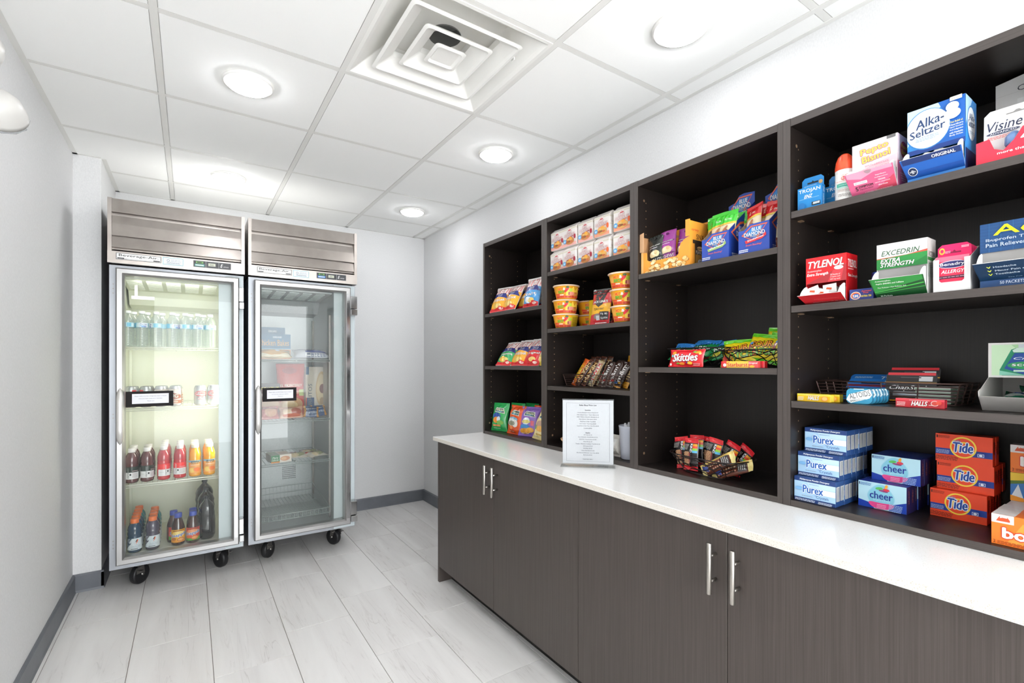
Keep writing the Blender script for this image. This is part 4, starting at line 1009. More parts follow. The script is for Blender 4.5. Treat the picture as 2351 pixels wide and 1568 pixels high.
h_p = haw('9470c4', '6a4aa0', 'HAWAIIAN', [El(.42, .48, .2, .12, 'e8eef2'), El(.42, .46, .24, .06, 'e0d070'), El(.38, .30, .26, .07, '3f8fd0'), El(.42, .16, .30, .09, 'eaa02e'), El(.66, .2, .2, .08, 'f0b040'), R(.68, .34, .84, .5, 'e86a80')], 35, .130, .172)
h_c = haw('f2dfa0', 'cdb878', 'HAWAIIAN', [El(.5, .48, .28, .12, 'c9a48a'), El(.55, .34, .26, .09, 'f0b860'), El(.2, .36, .1, .08, '7a9a6a'), R(.3, .14, .7, .18, 'c8a850')], 37)
for k, y, x, ti, ya, ro, lb in ((h_g, -1.752, -.270, 10, -72, 0, 'bright green crisp bag standing at the front left of the lowest shelf'),
      (h_o, -1.915, -.272, 14, -87, 0, 'orange crisp bag standing at the front of the lowest shelf'),
      (h_p, -2.028, -.255, 18, -68, 0, 'purple crisp bag beside the orange one on the lowest shelf'),
      (h_c, -2.172, -.282, 20, -90, 4, 'cream crisp bag cut off by the divider on the lowest shelf'),
      (h_g, -1.800, -.190, 12, -80, 0, 'green crisp bag behind the front green one on the lowest shelf'),
      (h_g, -1.860, -.130, 12, -86, 0, 'green crisp bag in the third row of the lowest shelf'),
      (h_g, -1.985, -.085, 8, -88, 0, 'green crisp bag in the back row of the lowest shelf, left'),
      (h_g, -2.045, -.045, 4, -90, 0, 'green crisp bag in the back row of the lowest shelf, right'),
      (h_o, -2.010, -.175, 14, -88, 0, 'orange crisp bag in the second row behind the purple one'),
      (h_o, -2.165, -.150, 10, -88, 0, 'orange crisp bag in the second row near the divider')):
    k.place((x, y, .8705), ya, ti, ro, label=lb, group='tropical crisp bags')

# ================= noodle cartons (gable fold at the top)
def noodles(pepper, food, word):
    W, Hh, D = .096, .108, .085; K = Kind('noodle_carton', 'noodle box'); mb = MB()
    b = 'ece6e2'; tz = Hh-.020
    vs = [(0, 0, 0), (W, 0, 0), (W, D, 0), (0, D, 0), (0, -.002, tz), (W, -.002, tz), (W, D, tz), (0, D, tz), (.002, D*.26, Hh), (W-.002, D*.26, Hh), (.002, D*.30, Hh), (W-.002, D*.30, Hh), ]
    mb.mesh(vs, [(0, 3, 2, 1), (0, 1, 5, 4), (1, 2, 6, 5), (2, 3, 7, 6), (3, 0, 4, 7), (4, 5, 9, 8), (8, 9, 11, 10), (10, 11, 6, 7), (5, 6, 11, 9), (7, 4, 8, 10)], b)
    K.add('noodle_carton', mb, 'card')
    sh = [R(0, .0, 1, .16, 'f0b8b0'), P([(0, .16), (0, .36), (.35, .30), (.62, .34), (.62, .46), (.50, .44), (.48, .38), (.2, .36)], pepper if word else 'f4a486'), R(0, .88, 1, .93, 'd9d2bc'), R(0, .955, 1, .97, 'd9d2bc'), P([(0, .0), (0, .3), (.2, .36), (.5, .2), (1, .16), (1, 0)], 'efb4ac' if word else 'f2a688'),
          El(.50, .86, .13, .075, 'f4f0ee'), El(.50, .86, .115, .06, 'c8343a'), R(.38, .86, .62, .90, 'f4f0ee'), T('CUP', .47, .735, .36, .14, 'f6f2f0', b=.04, out=('b8343a', .045)), T('NOODLES', .50, .58, .80, .15, 'f6f2f0', b=.03, out=('b8343a', .04)),
          P([(.28, .44), (.74, .49), (.84, .53), (.78, .46), (.32, .41)], pepper if word else 'f08a5a'), El(.52, .25, .34, .19, 'c9884a' if word else 'e0a860'), El(.5, .29, .28, .14, food), El(.38, .22, .12, .07, 'b8602c'), El(.6, .32, .12, .06, 'e8b45a'), El(.5, .22, .1, .05, '8a5a30'), El(.66, .20, .10, .05, 'd06a3c'), El(.42, .33, .08, .04, 'e6c070'), El(.58, .4, .10, .06, 'f2a83a'),
          El(.15, .26, .12, .115, '5aa6dc'), El(.15, .27, .08, .03, 'bfe0f2'), El(.15, .22, .07, .02, 'bfe0f2'), El(.93, .42, .08, .13, pepper)]
    mb = MB(); art(mb, sh, W, Hh*.83, lambda x, z, o: (x, -o-.002*z/tz, z))
    sd = [R(0, .88, 1, .92, 'd3cbb4'), R(0, .95, 1, .965, 'd3cbb4'), R(0, .5, 1, .53, 'd3cbb4'), R(.22, .0, .26, 1, 'dfd8c6'), R(.74, 0, .78, 1, 'dfd8c6'), T('CUP NOODLES', .55, .32, .7, .12, 'c8484a', rot=90, b=.04), Ln(.1, .56, .6, .7, 4, 'c0b8b4')]
    art(mb, sd, D, tz, lambda a, z, o: (W+o, a, z)); K.add('printed_front', mb, 'card'); return K
n_r = noodles('a8243a', 'c98a4e', True); n_o = noodles('ea6a34', 'e6b464', False)
ys = [-2.305, -2.405, -2.515, -2.624, -2.742]
for r in range(2):
    for i, y in enumerate(ys):
        for dpt in range(2):
            k = n_r if i < 3 else n_o
            if dpt and i == 4: pass
            k.place((-.308+dpt*.098+(.004 if r else 0), y-(.0 if not dpt else .006)+(0, .002, .004, .004, .002)[i]*r, 1.7435+r*.1085), -90+(0 if dpt else (2, -2, 1, -2, 2)[i]*.7),
                    label='white and %s noodle carton, %s column, %s layer%s' % ('maroon' if i < 3 else 'orange', ['leftmost', 'second', 'middle', 'fourth', 'rightmost'][i], 'upper' if r else 'lower', ', back row' if dpt else ' in front'), group='noodle cartons on the top shelf')
# ================= noodle bowls
def bowl(panel):
    K = Kind('noodle_bowl', 'noodle bowl'); mb = MB(); h_ = .069; r0, r1 = .048, .064
    mb.lathe([(r0-.004, .003), (r0, 0), (r0+.001, .004), (r1-.002, h_-.005)], 36, col='f2a820'); K.add('noodle_bowl', mb, 'card')
    mb = MB(); mb.lathe([(r1-.002, h_-.006), (r1+.0025, h_-.004), (r1+.0035, h_-.001), (r1+.001, h_+.001), (r1-.003, h_+.0012), (.0001, h_+.0006)], 36, col='f0d2b8'); K.add('foil_lid', mb, 'card')
    mb = MB(); rm = .056; Wd = rm*2.6; hh = h_-.012
    def mf(x, y, o):
        a = (x-Wd/2)/rm; r = r0+.001+(r1-.003-r0)*(y+.005)/h_+o+.0016; return (r*math.sin(a), -r*math.cos(a), y+.005)
    sh = [R(0, .0, 1, .26, 'e87a3a'), P([(0, .26), (1, .2), (1, .34), (.5, .24), (0, .4)], 'e24a28'), P([(.42, .5), (.52, .9), (.58, .65), (.66, .98), (.74, .6), (.84, .95), (.98, .5), (.98, .2), (.42, .2)], 'f6cf4a'), El(.82, .28, .2, .22, 'c8642c'), El(.80, .26, .13, .14, 'e0a04e'), El(.92, .42, .08, .1, 'f0b84a'),
          P([(.14, .60), (.40, .64), (.40, .94), (.14, .88)], 'f0b030'), T('HOT', .235, .76, .17, .24, 'd8242c', b=.06), T('&', .365, .76, .08, .2, 'f6f2ee', b=.05, out=('3a2420', .04)), T('SPICY', .26, .50, .22, .22, '8ac83a', b=.05, out=('3a3a20', .04)),
          El(.44, .68, .05, .22, 'd8242c', rot=-15), El(.57, .66, .06, .16, 'b8cc3a'), El(.6, .36, .12, .16, 'e8907a'), R(.2, .22, .34, .30, 'f6d0c0'), R(.50, .24, .53, .5, '8a2420'), Ln(.05, .02, .95, .16, 1, 'c8422a', 1.2), El(.47, .9, .05, .08, '3a5a2a')]
    if panel: sh += [R(.62, 0, .92, 1, 'd9b420'), Ln(.65, .1, .9, .9, 9, '7a6418')]
    else: sh += [El(.90, .78, .05, .08, 'd8344a'), R(.885, .76, .93, .81, 'f4e8e4'), R(.965, 0, 1, 1, '7a1c18'), ]
    art(mb, sh, Wd, hh, mf, curved=.011, dl=.0001); K.add('printed_wrap', mb, 'card'); return K
bw = bowl(False); bwp = bowl(True)
for i, (x, y) in enumerate(((-.262, -2.366), (-.258, -2.362), (-.262, -2.372))):
    (bwp if i == 0 else bw).place((x, y, 1.4565+i*.0715), -29, label='yellow noodle bowl, %s of the left stack of three' % ['bottom', 'middle', 'top'][i], group='noodle bowls')
for i, (x, y) in enumerate(((-.270, -2.778), (-.268, -2.771), (-.272, -2.766))):
    bw.place((x, y, 1.4565+i*.0715), -38, label='yellow noodle bowl, %s of the right stack beside the divider' % ['bottom', 'middle', 'top'][i], group='noodle bowls')
for i, (x, y) in enumerate(((-.125, -2.395), (-.125, -2.393))):
    bwp.place((x, y, 1.4565+i*.0715), -10, label='yellow noodle bowl, %s of the pair behind the left stack' % ['bottom', 'top'][i], group='noodle bowls')
# the yellow snack box with a bar code behind the bowls
K = carton('snack_box', 'box', .075, .135, .06, 'e0b818', [R(0, 0, 1, 1, 'e8c01c'), R(.48, .36, .92, .66, 'eeeef0'), [R(.52, .40+k*.03, .88, .412+k*.03, '5a5a78') for k in range(8)], R(.0, .0, 1, .32, 'f0982a'), El(.35, .15, .18, .16, 'c83a2a'), El(.6, .14, .1, .12, '7aa038')])
K.place((-.200, -2.472, 1.4565), -90, label='yellow snack box with a bar code between the bowls and the jerky bags')
# jerky
js = [R(0, .84, 1, 1, '3a3634'), T('100', .16, .93, .18, .05, 'c8282e', b=.04), R(.28, .93, .46, .945, 'c8282e'), T('PROTEIN', .76, .925, .36, .05, 'c8282e', sh=.2, b=.04), R(0, .56, 1, .86, 'd2232c'),
      P([(.22, .85), (.80, .85), (.66, .56), (.48, .47), (.32, .56)], '3a3634'), P([(.38, .78), (.48, .66), (.60, .79), (.56, .79), (.48, .71), (.42, .78)], 'e0302e'), T('JACK LINK\'S', .52, .615, .74, .085, 'f2f0ee', b=.05, out=('2a2624', .03)),
      P([(0, .28), (1, .32), (1, .58), (.70, .56), (.48, .47), (.3, .56), (0, .56)], 'f0b428'), T('TERIYAKI', .50, .42, .52, .06, '3a2c14', sh=.2, b=.03), P([(0, 0), (1, 0), (1, .32), (0, .28)], 'cf2830'), El(.44, .22, .2, .08, '8a7a72'), R(.38, .12, .56, .24, 'c8ccd2'), R(.58, .12, .96, .34, '2c2a2c'), T('11g', .68, .28, .12, .06, 'e6e6e6', b=.03), T('80', .86, .28, .1, .05, 'e6e6e6', b=.03), T('GLUTEN', .77, .17, .3, .05, 'e6e6e6', b=.02), Ln(.3, .02, .9, .07, 1, 'f0d8d8')]
jk = pillow('jerky_bag', 'snack bag', .122, .168, .030, '3a3634', js, seal=.010, seed=41, wr=.0018, back='2c2a2a', sealcol='3a3634', pinch=.02)
jk.place((-.285, -2.634, 1.4565), -90, 9, label='black, red and yellow jerky bag at the front, left of the right bowl stack', group='jerky bags')
jk.place((-.238, -2.722, 1.4565), -90, 10, label='jerky bag half hidden behind the right bowl stack', group='jerky bags')
jk.place((-.215, -2.596, 1.4565), -90, 8, label='jerky bag behind the front one, only its left edge visible', group='jerky bags')
mb = MB(); mb.box(-.012, -.0102, -2.855, -2.57, 1.60, 1.72, b=.0004); o = mb.obj('dark_tray', 'slot_dark'); tag(o, 'dark grey plastic tray leaning against the back panel above the jerky', 'tray')

# ================= wire trays (long rectangular)
def wiretray(name, W, D, hh, label, col='wire_bronze', group=None, nrow=6, ncol=4, flare=.012):
    """origin: front left bottom corner, local axes as the goods"""
    e = empty(name); tag(e, label, 'basket', group)
    def rng(z, k): return [(-k, -k, z), (W+k, -k, z), (W+k, D+k, z), (-k, D+k, z)]
    mb = MB(); mb.tube(rng(hh, flare), .0024, 6, closed=True); mb.obj('rim_wire', col, e)
    mb = MB()
    for j in range(nrow): t = j/(nrow); mb.tube(rng(.002+hh*t*.97, flare*t), .0013, 4, closed=True)
    q = .02
    while q < W: mb.tube([(q, 0, .002), (q, D, .002)], .0011, 4); q += .022
    mb.obj('side_wire', col, e)
    mb = MB()
    for k in range(ncol+1):
        x = W*k/ncol; xx = -flare+(W+2*flare)*k/ncol
        mb.tube([(xx, -flare, hh), (x, 0, .002)], .0018, 5); mb.tube([(xx, D+flare, hh), (x, D, .002)], .0018, 5)
    for k in (1, 2): y = D*k/3; mb.tube([(-flare, y, hh), (0, y, .002)], .0018, 5); mb.tube([(W+flare, y, hh), (W, y, .002)], .0018, 5)
    mb.obj('upright_wire', col, e); return e
# candy basket on the second unit
t = wiretray('wire_basket', .372, .19, .058, 'bronze wire basket holding chocolate bars, beside the divider'); t.location = (-.232, -2.340, 1.1685); t.rotation_euler.z = math.radians(-90)
def bar(body, shapes, seed, W=.034, Hh=.135, D=.016, end=None):
    return pillow('candy_bar', 'candy bar', W, Hh, D, body, shapes, seal=.009, seed=seed, wr=.0012, back=body, sealcol=end or body, pinch=.02, nx=8, nz=18)
b_re = bar('f06a24', [R(.2, .1, .8, .85, 'f28a30'), T('REESE\'S', .5, .5, .62*3, .15, 'f2d83a', rot=90, b=.05, out=('8a3a1c', .04)) , El(.3, .1, .1, .05, 'e8e8e8')], 51, .040, .150)
b_he = bar('4a2818', [R(.08, .08, .92, .92, '6a3a20'), T('HEATH', .52, .5, 2.9, .17, 'f4dca0', rot=-90, b=.05, out=('c87a20', .02)), R(.3, .3, .4, .6, 'c8862a')], 53, .038, .150, end='7a4a3a')
b_tw = bar('d8c49a', [R(0, .1, 1, .9, 'e6dcc6'), T('TWIX', .5, .55, 2.7, .17, 'd8242e', rot=90, b=.06, out=('f6f2ee', .03)), R(.0, .1, .25, .5, '8ab88a'), R(.8, .1, 1, .9, 'b88a50')], 55, .038, .135)
b_mm = bar('4a2c22', [T('m&m\'s', .5, .56, 1.9, .2, 'f2eeea', rot=90, b=.06, out=('2c1a14', .03)), El(.3, .2, .2, .05, '8a4a30'), El(.7, .26, .2, .05, 'c83030'), El(.55, .14, .16, .04, 'e6e2de')], 57, .052, .130)
b_ms = bar('3e241c', [T('m&m', .5, .55, 1.7, .2, 'f2eeea', rot=90, b=.06, out=('2c1a14', .03)), El(.3, .16, .2, .05, '2a64a8'), El(.7, .2, .2, .05, 'd8a030'), R(0, 0, 1, .06, 'e8a028')], 59, .052, .130)
b_ri = bar('e8a42a', [R(0, .2, 1, .8, '4a2c1c'), T('riesen', .5, .5, 1.6, .2, 'e8c890', rot=90, b=.04)], 61, .045, .15)
x0 = -.215
for i, (k, y, x, ti, ro, nm) in enumerate(((b_re, -2.372, x0, 24, 17, 'orange peanut butter bar, leftmost in the basket'), (b_he, -2.402, x0-.004, 27, 17, 'brown toffee bar second from the left in the basket'), (b_he, -2.450, x0-.004, 27, 17, 'brown toffee bar third from the left in the basket'),
       (b_tw, -2.503, x0-.006, 22, 14, 'white, red and green caramel bar in the middle of the basket'), (b_tw, -2.532, x0+.02, 26, 14, 'gold caramel bar behind the middle of the basket'), (b_mm, -2.578, x0-.006, 22, 12, 'brown candy pack with large white letters, left one'),
       (b_mm, -2.628, x0-.006, 22, 12, 'brown candy pack with large white letters, middle one'), (b_ms, -2.672, x0-.004, 22, 14, 'brown candy pack with large white letters, right one'), (b_ri, -2.702, x0+.012, 24, 14, 'yellow and brown bar at the right end of the basket'))):
    k.place((x, y, 1.1715), -90, ti, ro, label=nm, group='chocolate bars in the bronze basket')
for i, (k, y) in enumerate(((b_he, -2.392), (b_he, -2.428), (b_he, -2.468), (b_he, -2.512), (b_mm, -2.590), (b_ri, -2.650))):
    k.place((-.150, y, 1.173), -90, 16, 8, label='chocolate bar in the back row of the bronze basket, %s from the left' % ord_[i], group='chocolate bars in the bronze basket')

# ================= nut displays on the third unit
def nuttray():
    W, Hh, D = .228, .100, .20; K = Kind('nut_display_box', 'display box'); t = .002; o_ = 'f0a03c'
    mb = MB()
    pts = [(0, 0), (W, 0), (W, .108), (W-.020, .102), (W-.040, .088), (W-.050, .050), (W-.058, .044), (.045, .044), (.030, .052), (.028, .082), (0, .086)]
    mb.prism(pts, 0, t, o_)
    mb.box(W-t, W, t, D, 0, .165, o_); mb.box(0, t, t, D, 0, .150, 'b98a60'); mb.box(t, W-t, D-t, D, 0, .205, o_); mb.box(t, W-t, t, D-t, 0, t, 'b98a60')
    mb.box(W-.018, W, -.001, t, .108, .170, 'f0a03c')
    mb.prism([(-.008, .088), (.016, .086), (.016, .165), (-.006, .160)], -.004, -.002, 'cfa47c')
    mb.prism([(t, .150), (.10, .150), (.06, .170), (.02, .168)], D*.62, D*.62+.001, 'b98a60')
    K.add('nut_display_box', mb, 'card')
    mb = MB(); rn = random.Random(5); sh = [R(0, 0, .05, .8, 'f6c07a')]
    for k in range(34):
        cx = rn.uniform(.12, .93); top = .40*math.sin(math.pi*min(1, cx*.62+.2))+.02; cy = rn.uniform(.0, max(top, .08)); r = rn.uniform(.035, .055); c = rn.choice(['f6d79c', 'f0c884', 'fae2b0', 'eabb70'])
        sh += [El(cx, cy, r, r*1.5, 'a86a34', rot=rn.uniform(-40, 40), n=12), El(cx-.002, cy+.006, r*.93, r*1.38, c, rot=rn.uniform(-40, 40), n=12)]
    art(mb, sh, W, .108, Ffront(), dl=.00004)
    sd = [T('variety', .16, .80, .22, .07, 'd8402c', sh=.3, b=.02), T('SNACKING', .50, .66, .62, .12, '3a2618', b=.01), R(.52, .80, .95, .90, '2a2420'), T('KIRKLAND', .74, .85, .38, .05, 'e6d8c0', b=.02), R(.08, .50, 1, .58, '2a2420'), T('PERFECT SIZE', .6, .54, .5, .035, 'e6d8c0'), R(.14, .02, .44, .52, '2c2420'), El(.30, .40, .10, .05, 'd8b884'), R(.15, .385, .44, .40, '2c2420'), T('PEANUTS', .29, .31, .25, .08, 'f0ece4', b=.0), R(.15, .05, .43, .26, 'b08848'), El(.3, .10, .08, .06, 'dfe2e6'), T('10', .3, .105, .06, .06, '3a4a6a', b=.03), R(.08, 0, .44, .06, 'c8a020'), R(.5, .02, .8, .5, '3a2c24')]
    art(mb, sd, D, .165, lambda a, z, o: (W+o, a, z))
    art(mb, [R(.62, .9, .9, .96, '2a2420'), T('SNACKING NUTS', .6, .84, .4, .04, '3a2618', b=.01)], W, .205, lambda x, z, o: (x, D-t-o, z))
    K.add('printed_side', mb, 'card'); return K
nuttray().place((-.315, -2.902, 1.6415), -90, label='open orange cardboard display box of nut packets, left on the top shelf')
def nutbag(body, word, seed, dark):
    return pillow('nut_packet', 'nut packet', .072, .130, .022, body, [R(.05, .62, .95, .66, dark), T('KIRKLAND', .5, .64, .72, .035, 'f0ece8', sh=.3, b=.02), R(.1, .56, .7, .575, 'e6dce6'), El(.5, .36, .34, .12, 'e6d0a0'), El(.4, .40, .12, .06, 'f0e0bc'), El(.6, .42, .12, .06, 'd8b880'), R(.0, .24, 1, .27, dark), T(word, .5, .16, .86, .11, 'f2f0ee', b=.0), El(.5, .9, .1, .04, dark)], seal=.010, seed=seed, wr=.0015, back=dark, pinch=.03, nx=10, nz=18)
nb_k = nutbag('2f3230', 'PEANUTS', 63, '1e201f'); nb_p = nutbag('a03c96', 'CASHEWS', 65, '6a2464')
for k, y, x, z_, ti, ro, lb in ((nb_k, -2.962, -.296, 1.668, 10, -8, 'black peanut packet at the left of the orange box'), (nb_p, -3.012, -.288, 1.676, 10, -6, 'purple cashew packet in the middle of the orange box'), (nb_p, -3.062, -.268, 1.672, 10, 4, 'purple cashew packet at the right of the orange box'),
      (nb_k, -2.945, -.250, 1.664, 12, -12, 'black peanut packet in the second row of the orange box')):
    k.place((x, y, z_), -90, ti, ro, label=lb, group='nut packets in the orange box')
def bluebox(sub, rib):
    W, D = .103, .165; K = Kind('almond_display_box', 'display box'); t = .0015; c = '3450a8'; c2 = '22409a'
    mb = MB(); mb.prism([(0, 0), (W, 0), (W, .094), (W-.008, .094), (W-.04, .094), (.040, .094), (.018, .078), (0, .078)], 0, t, c)
    side = [(t, 0), (D, 0), (D, .22), (D-.004, .22), (t, .094)]
    mb.prism(side, W-t, W, c2, axis='x'); mb.prism([(t, 0), (D, 0), (D, .21), (D-.004, .21), (t, .078)], 0, t, '8a7a70', axis='x')
    mb.prism([(t, 0), (W-t, 0), (W-t, .258), (W*.60, .262), (W*.42, .258), (W*.28, .236), (t, .228)], D-t, D, c); mb.box(t, W-t, t, D-t, 0, t, c)
    K.add('almond_display_box', mb, 'card')
    def logo(cx, cy, s, hs):
        q = lambda x, y: (cx+x*s, cy+y*hs)
        return [P([q(-.48, -.02), q(-.12, .44), q(.5, .44), q(.25, .0), q(.1, -.34), q(.02, -.46), q(-.2, -.26)], 'e8683a'), P([q(-.42, -.02), q(-.10, .38), q(.44, .38), q(.22, .0), q(.08, -.28), q(.02, -.38), q(-.2, -.22)], c),
                P([q(-.36, 0), q(-.06, .34), q(.34, .34), q(.15, -.05), q(.03, -.28), q(-.1, -.16)], '3a8ad0'), T('BLUE', *q(.10, .22), .36*s, .20*hs, 'f6f8fa', b=.03, out=('1c2f70', .03)), T('DIAMOND', *q(.02, -.02), .78*s, .22*hs, 'f6f8fa', b=.03, out=('1c2f70', .03)), T('ALMONDS', *q(.05, -.17), .4*s, .07*hs, 'e8b04a'),
                P([q(-.34, -.36), q(.3, -.22), q(.44, -.06), q(.46, -.22), q(.3, -.38), q(-.3, -.52)], rib), T(sub, *q(.06, -.30), .62*s, .10*hs, 'f6f8fa', rot=10, sh=.2, b=.03)]
    mb = MB(); art(mb, logo(.52, .66, .86, .62)+[T('Smart Snacking!', .52, .26, .52, .08, 'e8683a', sh=.3, b=.02), Ln(.04, .04, .36, .16, 2, 'e8ecf4')], W, .094, Ffront())
    art(mb, logo(.5, .83, .82, .30), W, .262, lambda x, z, o: (x, D-t-o, z))
    sd = [P([(.08, .40), (.42, .60), (.8, .66), (.5, .2)], 'e8683a'), P([(.13, .40), (.42, .56), (.72, .62), (.48, .25)], c2), T('BLUE', .45, .49, .2, .08, 'f6f8fa', b=.03), T('DIAMOND', .47, .40, .4, .08, 'f6f8fa', b=.03), Ln(.1, .03, .5, .09, 2, 'c8d0e4')]
    art(mb, sd, D, .22, lambda a, z, o: (W+o, a, z)); K.add('printed_front', mb, 'card'); return K
bluebox('Whole Natural', '9ab86a').place((-.315, -3.180, 1.6415), -90, label='blue almond display box with green packets, left of the two')
bluebox('Smokehouse', 'd8363a').place((-.315, -3.318, 1.6415), -90, label='blue almond display box with red packets, next to the divider')
def apk(c, seed, d): return pillow('almond_packet', 'nut packet', .066, .165, .026, 'ead9b4', [R(0, .70, 1, 1, c), P([(0, .66), (1, .70), (1, .74), (0, .70)], 'e8c040'), El(.5, .58, .16, .045, 'b8704a', rot=20), El(.7, .50, .14, .04, 'a86040', rot=-20), T('ORIGINAL', .55, .80, .4, .04, 'f0f4ea', sh=.3), P([(.1, .34), (.45, .48), (.9, .48), (.6, .20)], '2a5aa8'), T('BLUE', .56, .42, .36, .06, 'f6f8fa', b=.03), T('DIAMOND', .52, .345, .6, .06, 'f6f8fa', b=.03), R(0, 0, 1, .2, d)], seal=.014, seed=seed, wr=.0022, back=c, sealcol=c, pinch=.05, nx=10, nz=20)
ag = apk('3fc832', 67, '8a6a40'); ar = apk('d42228', 69, '7a3a2a')
for k, y, x, ti, ro, ya, lb in ((ag, -3.192, -.255, 6, -2, -90, 'green almond packet, leftmost in the left blue box'), (ag, -3.216, -.278, 8, 0, -90, 'green almond packet, second in the left blue box'), (ag, -3.247, -.295, 12, 3, -92, 'green almond packet, front right in the left blue box'), (ag, -3.250, -.235, 8, 4, -86, 'green almond packet at the back of the left blue box'),
      (ar, -3.352, -.288, 10, -8, -110, 'red almond packet folded at the front left of the right blue box'), (ar, -3.368, -.250, 8, 4, -84, 'red almond packet in the middle of the right blue box'), (ar, -3.392, -.275, 12, 6, -90, 'red almond packet at the right of the right blue box'), (ar, -3.378, -.215, 12, 6, -90, 'red almond packet at the back of the right blue box')):
    k.place((x, y, 1.6535), ya, ti, ro, label=lb, group='almond packets in the blue boxes')

# ================= zigzag wire baskets of the third unit
def zigbasket(name, cx, cy, z, rx, ry, hh, label, yaw=0):
    e = empty(name, (cx, cy, z)); tag(e, label, 'basket', 'zigzag black wire baskets'); e.rotation_euler.z = math.radians(yaw)
    def pt(a, t, k=0): # superellipse ring
        s = .62+.38*t; ca, sa = math.cos(a), math.sin(a); p = .55
        return (ry*s*math.copysign(abs(ca)**p, ca), rx*s*math.copysign(abs(sa)**p, sa), .003+hh*t)
    n = 48
    mb = MB(); mb.tube([pt(2*math.pi*k/n, 1) for k in range(n)], .0022, 6, closed=True); mb.tube([pt(2*math.pi*k/n, 0) for k in range(n)], .002, 5, closed=True); mb.obj('rim_wire', 'wire_dark', e)
    mb = MB()
    for j in range(1, 5):
        t0 = j/5
        mb.tube([pt(2*math.pi*k/72, t0+.10*math.sin(2*math.pi*k/72*12+j*2.1)) for k in range(72)], .0016, 4, closed=True)
    mb.tube([pt(2*math.pi*k/72, .9+.07*math.sin(2*math.pi*k/72*9)) for k in range(72)], .0016, 4, closed=True)
    for q in (-.5, -.25, 0, .25, .5): mb.tube([(-ry*.6, q*rx, .003), (ry*.6, q*rx, .003)], .0014, 4)
    mb.obj('zigzag_wire', 'wire_dark', e); return e
zigbasket('wire_basket', -.185, -3.095, 1.2665, .085, .128, .070, 'black zigzag wire basket of blue and green gummy bags', 90)
zigbasket('wire_basket', -.185, -3.315, 1.2665, .085, .118, .058, 'black zigzag wire basket of yellow and green sour candy bags', 90)
zigbasket('wire_basket', -.222, -3.155, .8705, .098, .148, .066, 'black zigzag wire basket of granola bars on the lowest shelf', 84)
sk = pillow('candy_bag', 'candy bag', .150, .068, .022, 'e2202c', [T('Skittles', .50, .52, .74, .44, 'f6f4f4', rot=2, sh=.1, b=.07, out=('7a2030', .03)), El(.16, .78, .06, .1, 'f0a030'), El(.10, .6, .03, .08, '6ac0c0'), El(.84, .80, .09, .09, 'f0a82e'), El(.74, .84, .05, .06, '8ab848'), El(.92, .72, .03, .06, 'e6d84a'), El(.42, .17, .08, .07, 'e88a2e'), El(.3, .18, .05, .05, '8ab848'), El(.66, .2, .07, .08, 'f0b030'), El(.58, .22, .03, .05, '6a3a80'), Ln(.75, .06, .95, .2, 3, 'f0a8a8'), El(.1, .12, .03, .06, 'f0ece8')], seal=.007, seed=71, wr=.002, back='b01820', pinch=.05)
sk.place((-.306, -3.104, 1.2675), -90, 14, label='red bag of fruit candies leaning against the left zigzag basket')
stb = carton('candy_stick', 'candy', .150, .022, .020, 'd81e2a', [R(.04, 0, .92, 1, 'e83a3a'), R(.14, 0, .66, 1, 'f6c84a'), T('Starburst', .40, .5, .48, .66, 'e0502a', b=.06, out=('f6e090', .03)), R(.66, .0, .88, 1, 'e85a5a'), T('Original', .76, .68, .19, .3, 'f6ecec', b=.04), El(.10, .42, .04, .26, 'e6e2e6'), El(.74, .2, .06, .2, 'f0c040'), R(.93, 0, .95, 1, 'a01018')], m='film')
stb.place((-.314, -3.254, 1.2665), -90, label='red and yellow stick of chews lying before the right zigzag basket')
def gum(bg, top, word, seed, W=.12, Hh=.10): return pillow('candy_bag', 'candy bag', W, Hh, .022, bg, [P([(0, .72), (1, .76), (1, 1), (0, 1)], top), [P([(k/10, .74), ((k+.5)/10, .62), ((k+1)/10, .74)], top) for k in range(10)], T(word, .5, .42, .7, .18, 'e6ece6', rot=-6, b=.05, out=('14301c', .04)), R(.3, .12, .75, .28, 'c8c040' if top != '6ad02c' else 'e84a30'), El(.2, .2, .1, .1, 'd83a3a')], seal=.008, seed=seed, wr=.0028, back=bg, pinch=.05)
g1 = gum('1f8a4a', '3a8ad8', 'GUMMI', 73)
for y, x, z_, ti, ro, ya, lb in ((-3.020, -.215, 1.290, 48, 8, -75, 'blue and green gummy bag at the left of the left basket'), (-3.085, -.205, 1.305, 52, -6, -95, 'blue and green gummy bag in the middle of the left basket'), (-3.150, -.200, 1.292, 45, -14, -105, 'blue and green gummy bag at the right of the left basket'), (-3.060, -.165, 1.318, 58, 6, -85, 'blue and green gummy bag on top at the back of the left basket')):
    g1.place((x, y, z_), ya, ti, ro, label=lb, group='gummy bags in the left basket')
def sour(seed): return pillow('candy_bag', 'candy bag', .13, .105, .026, 'f6dc20', [P([(0, .86), (1, .88), (1, 1), (0, 1)], '6ad02c'), T('SOUR', .44, .62, .62, .22, 'f09a30', rot=8, b=.08, out=('1c1a14', .06)), T('PATCH', .52, .36, .72, .22, '7ac83a', rot=6, b=.08, out=('1c1a14', .06)), El(.2, .30, .16, .14, 'e0483a'), El(.84, .76, .05, .05, '5a9ad8'), R(.78, .5, .84, .72, '9a3a30'), R(0, 0, 1, .12, '6ad02c')], seal=.008, seed=seed, wr=.003, back='6ad02c', sealcol='6ad02c', pinch=.04)
s1, s2 = sour(75), sour(77)
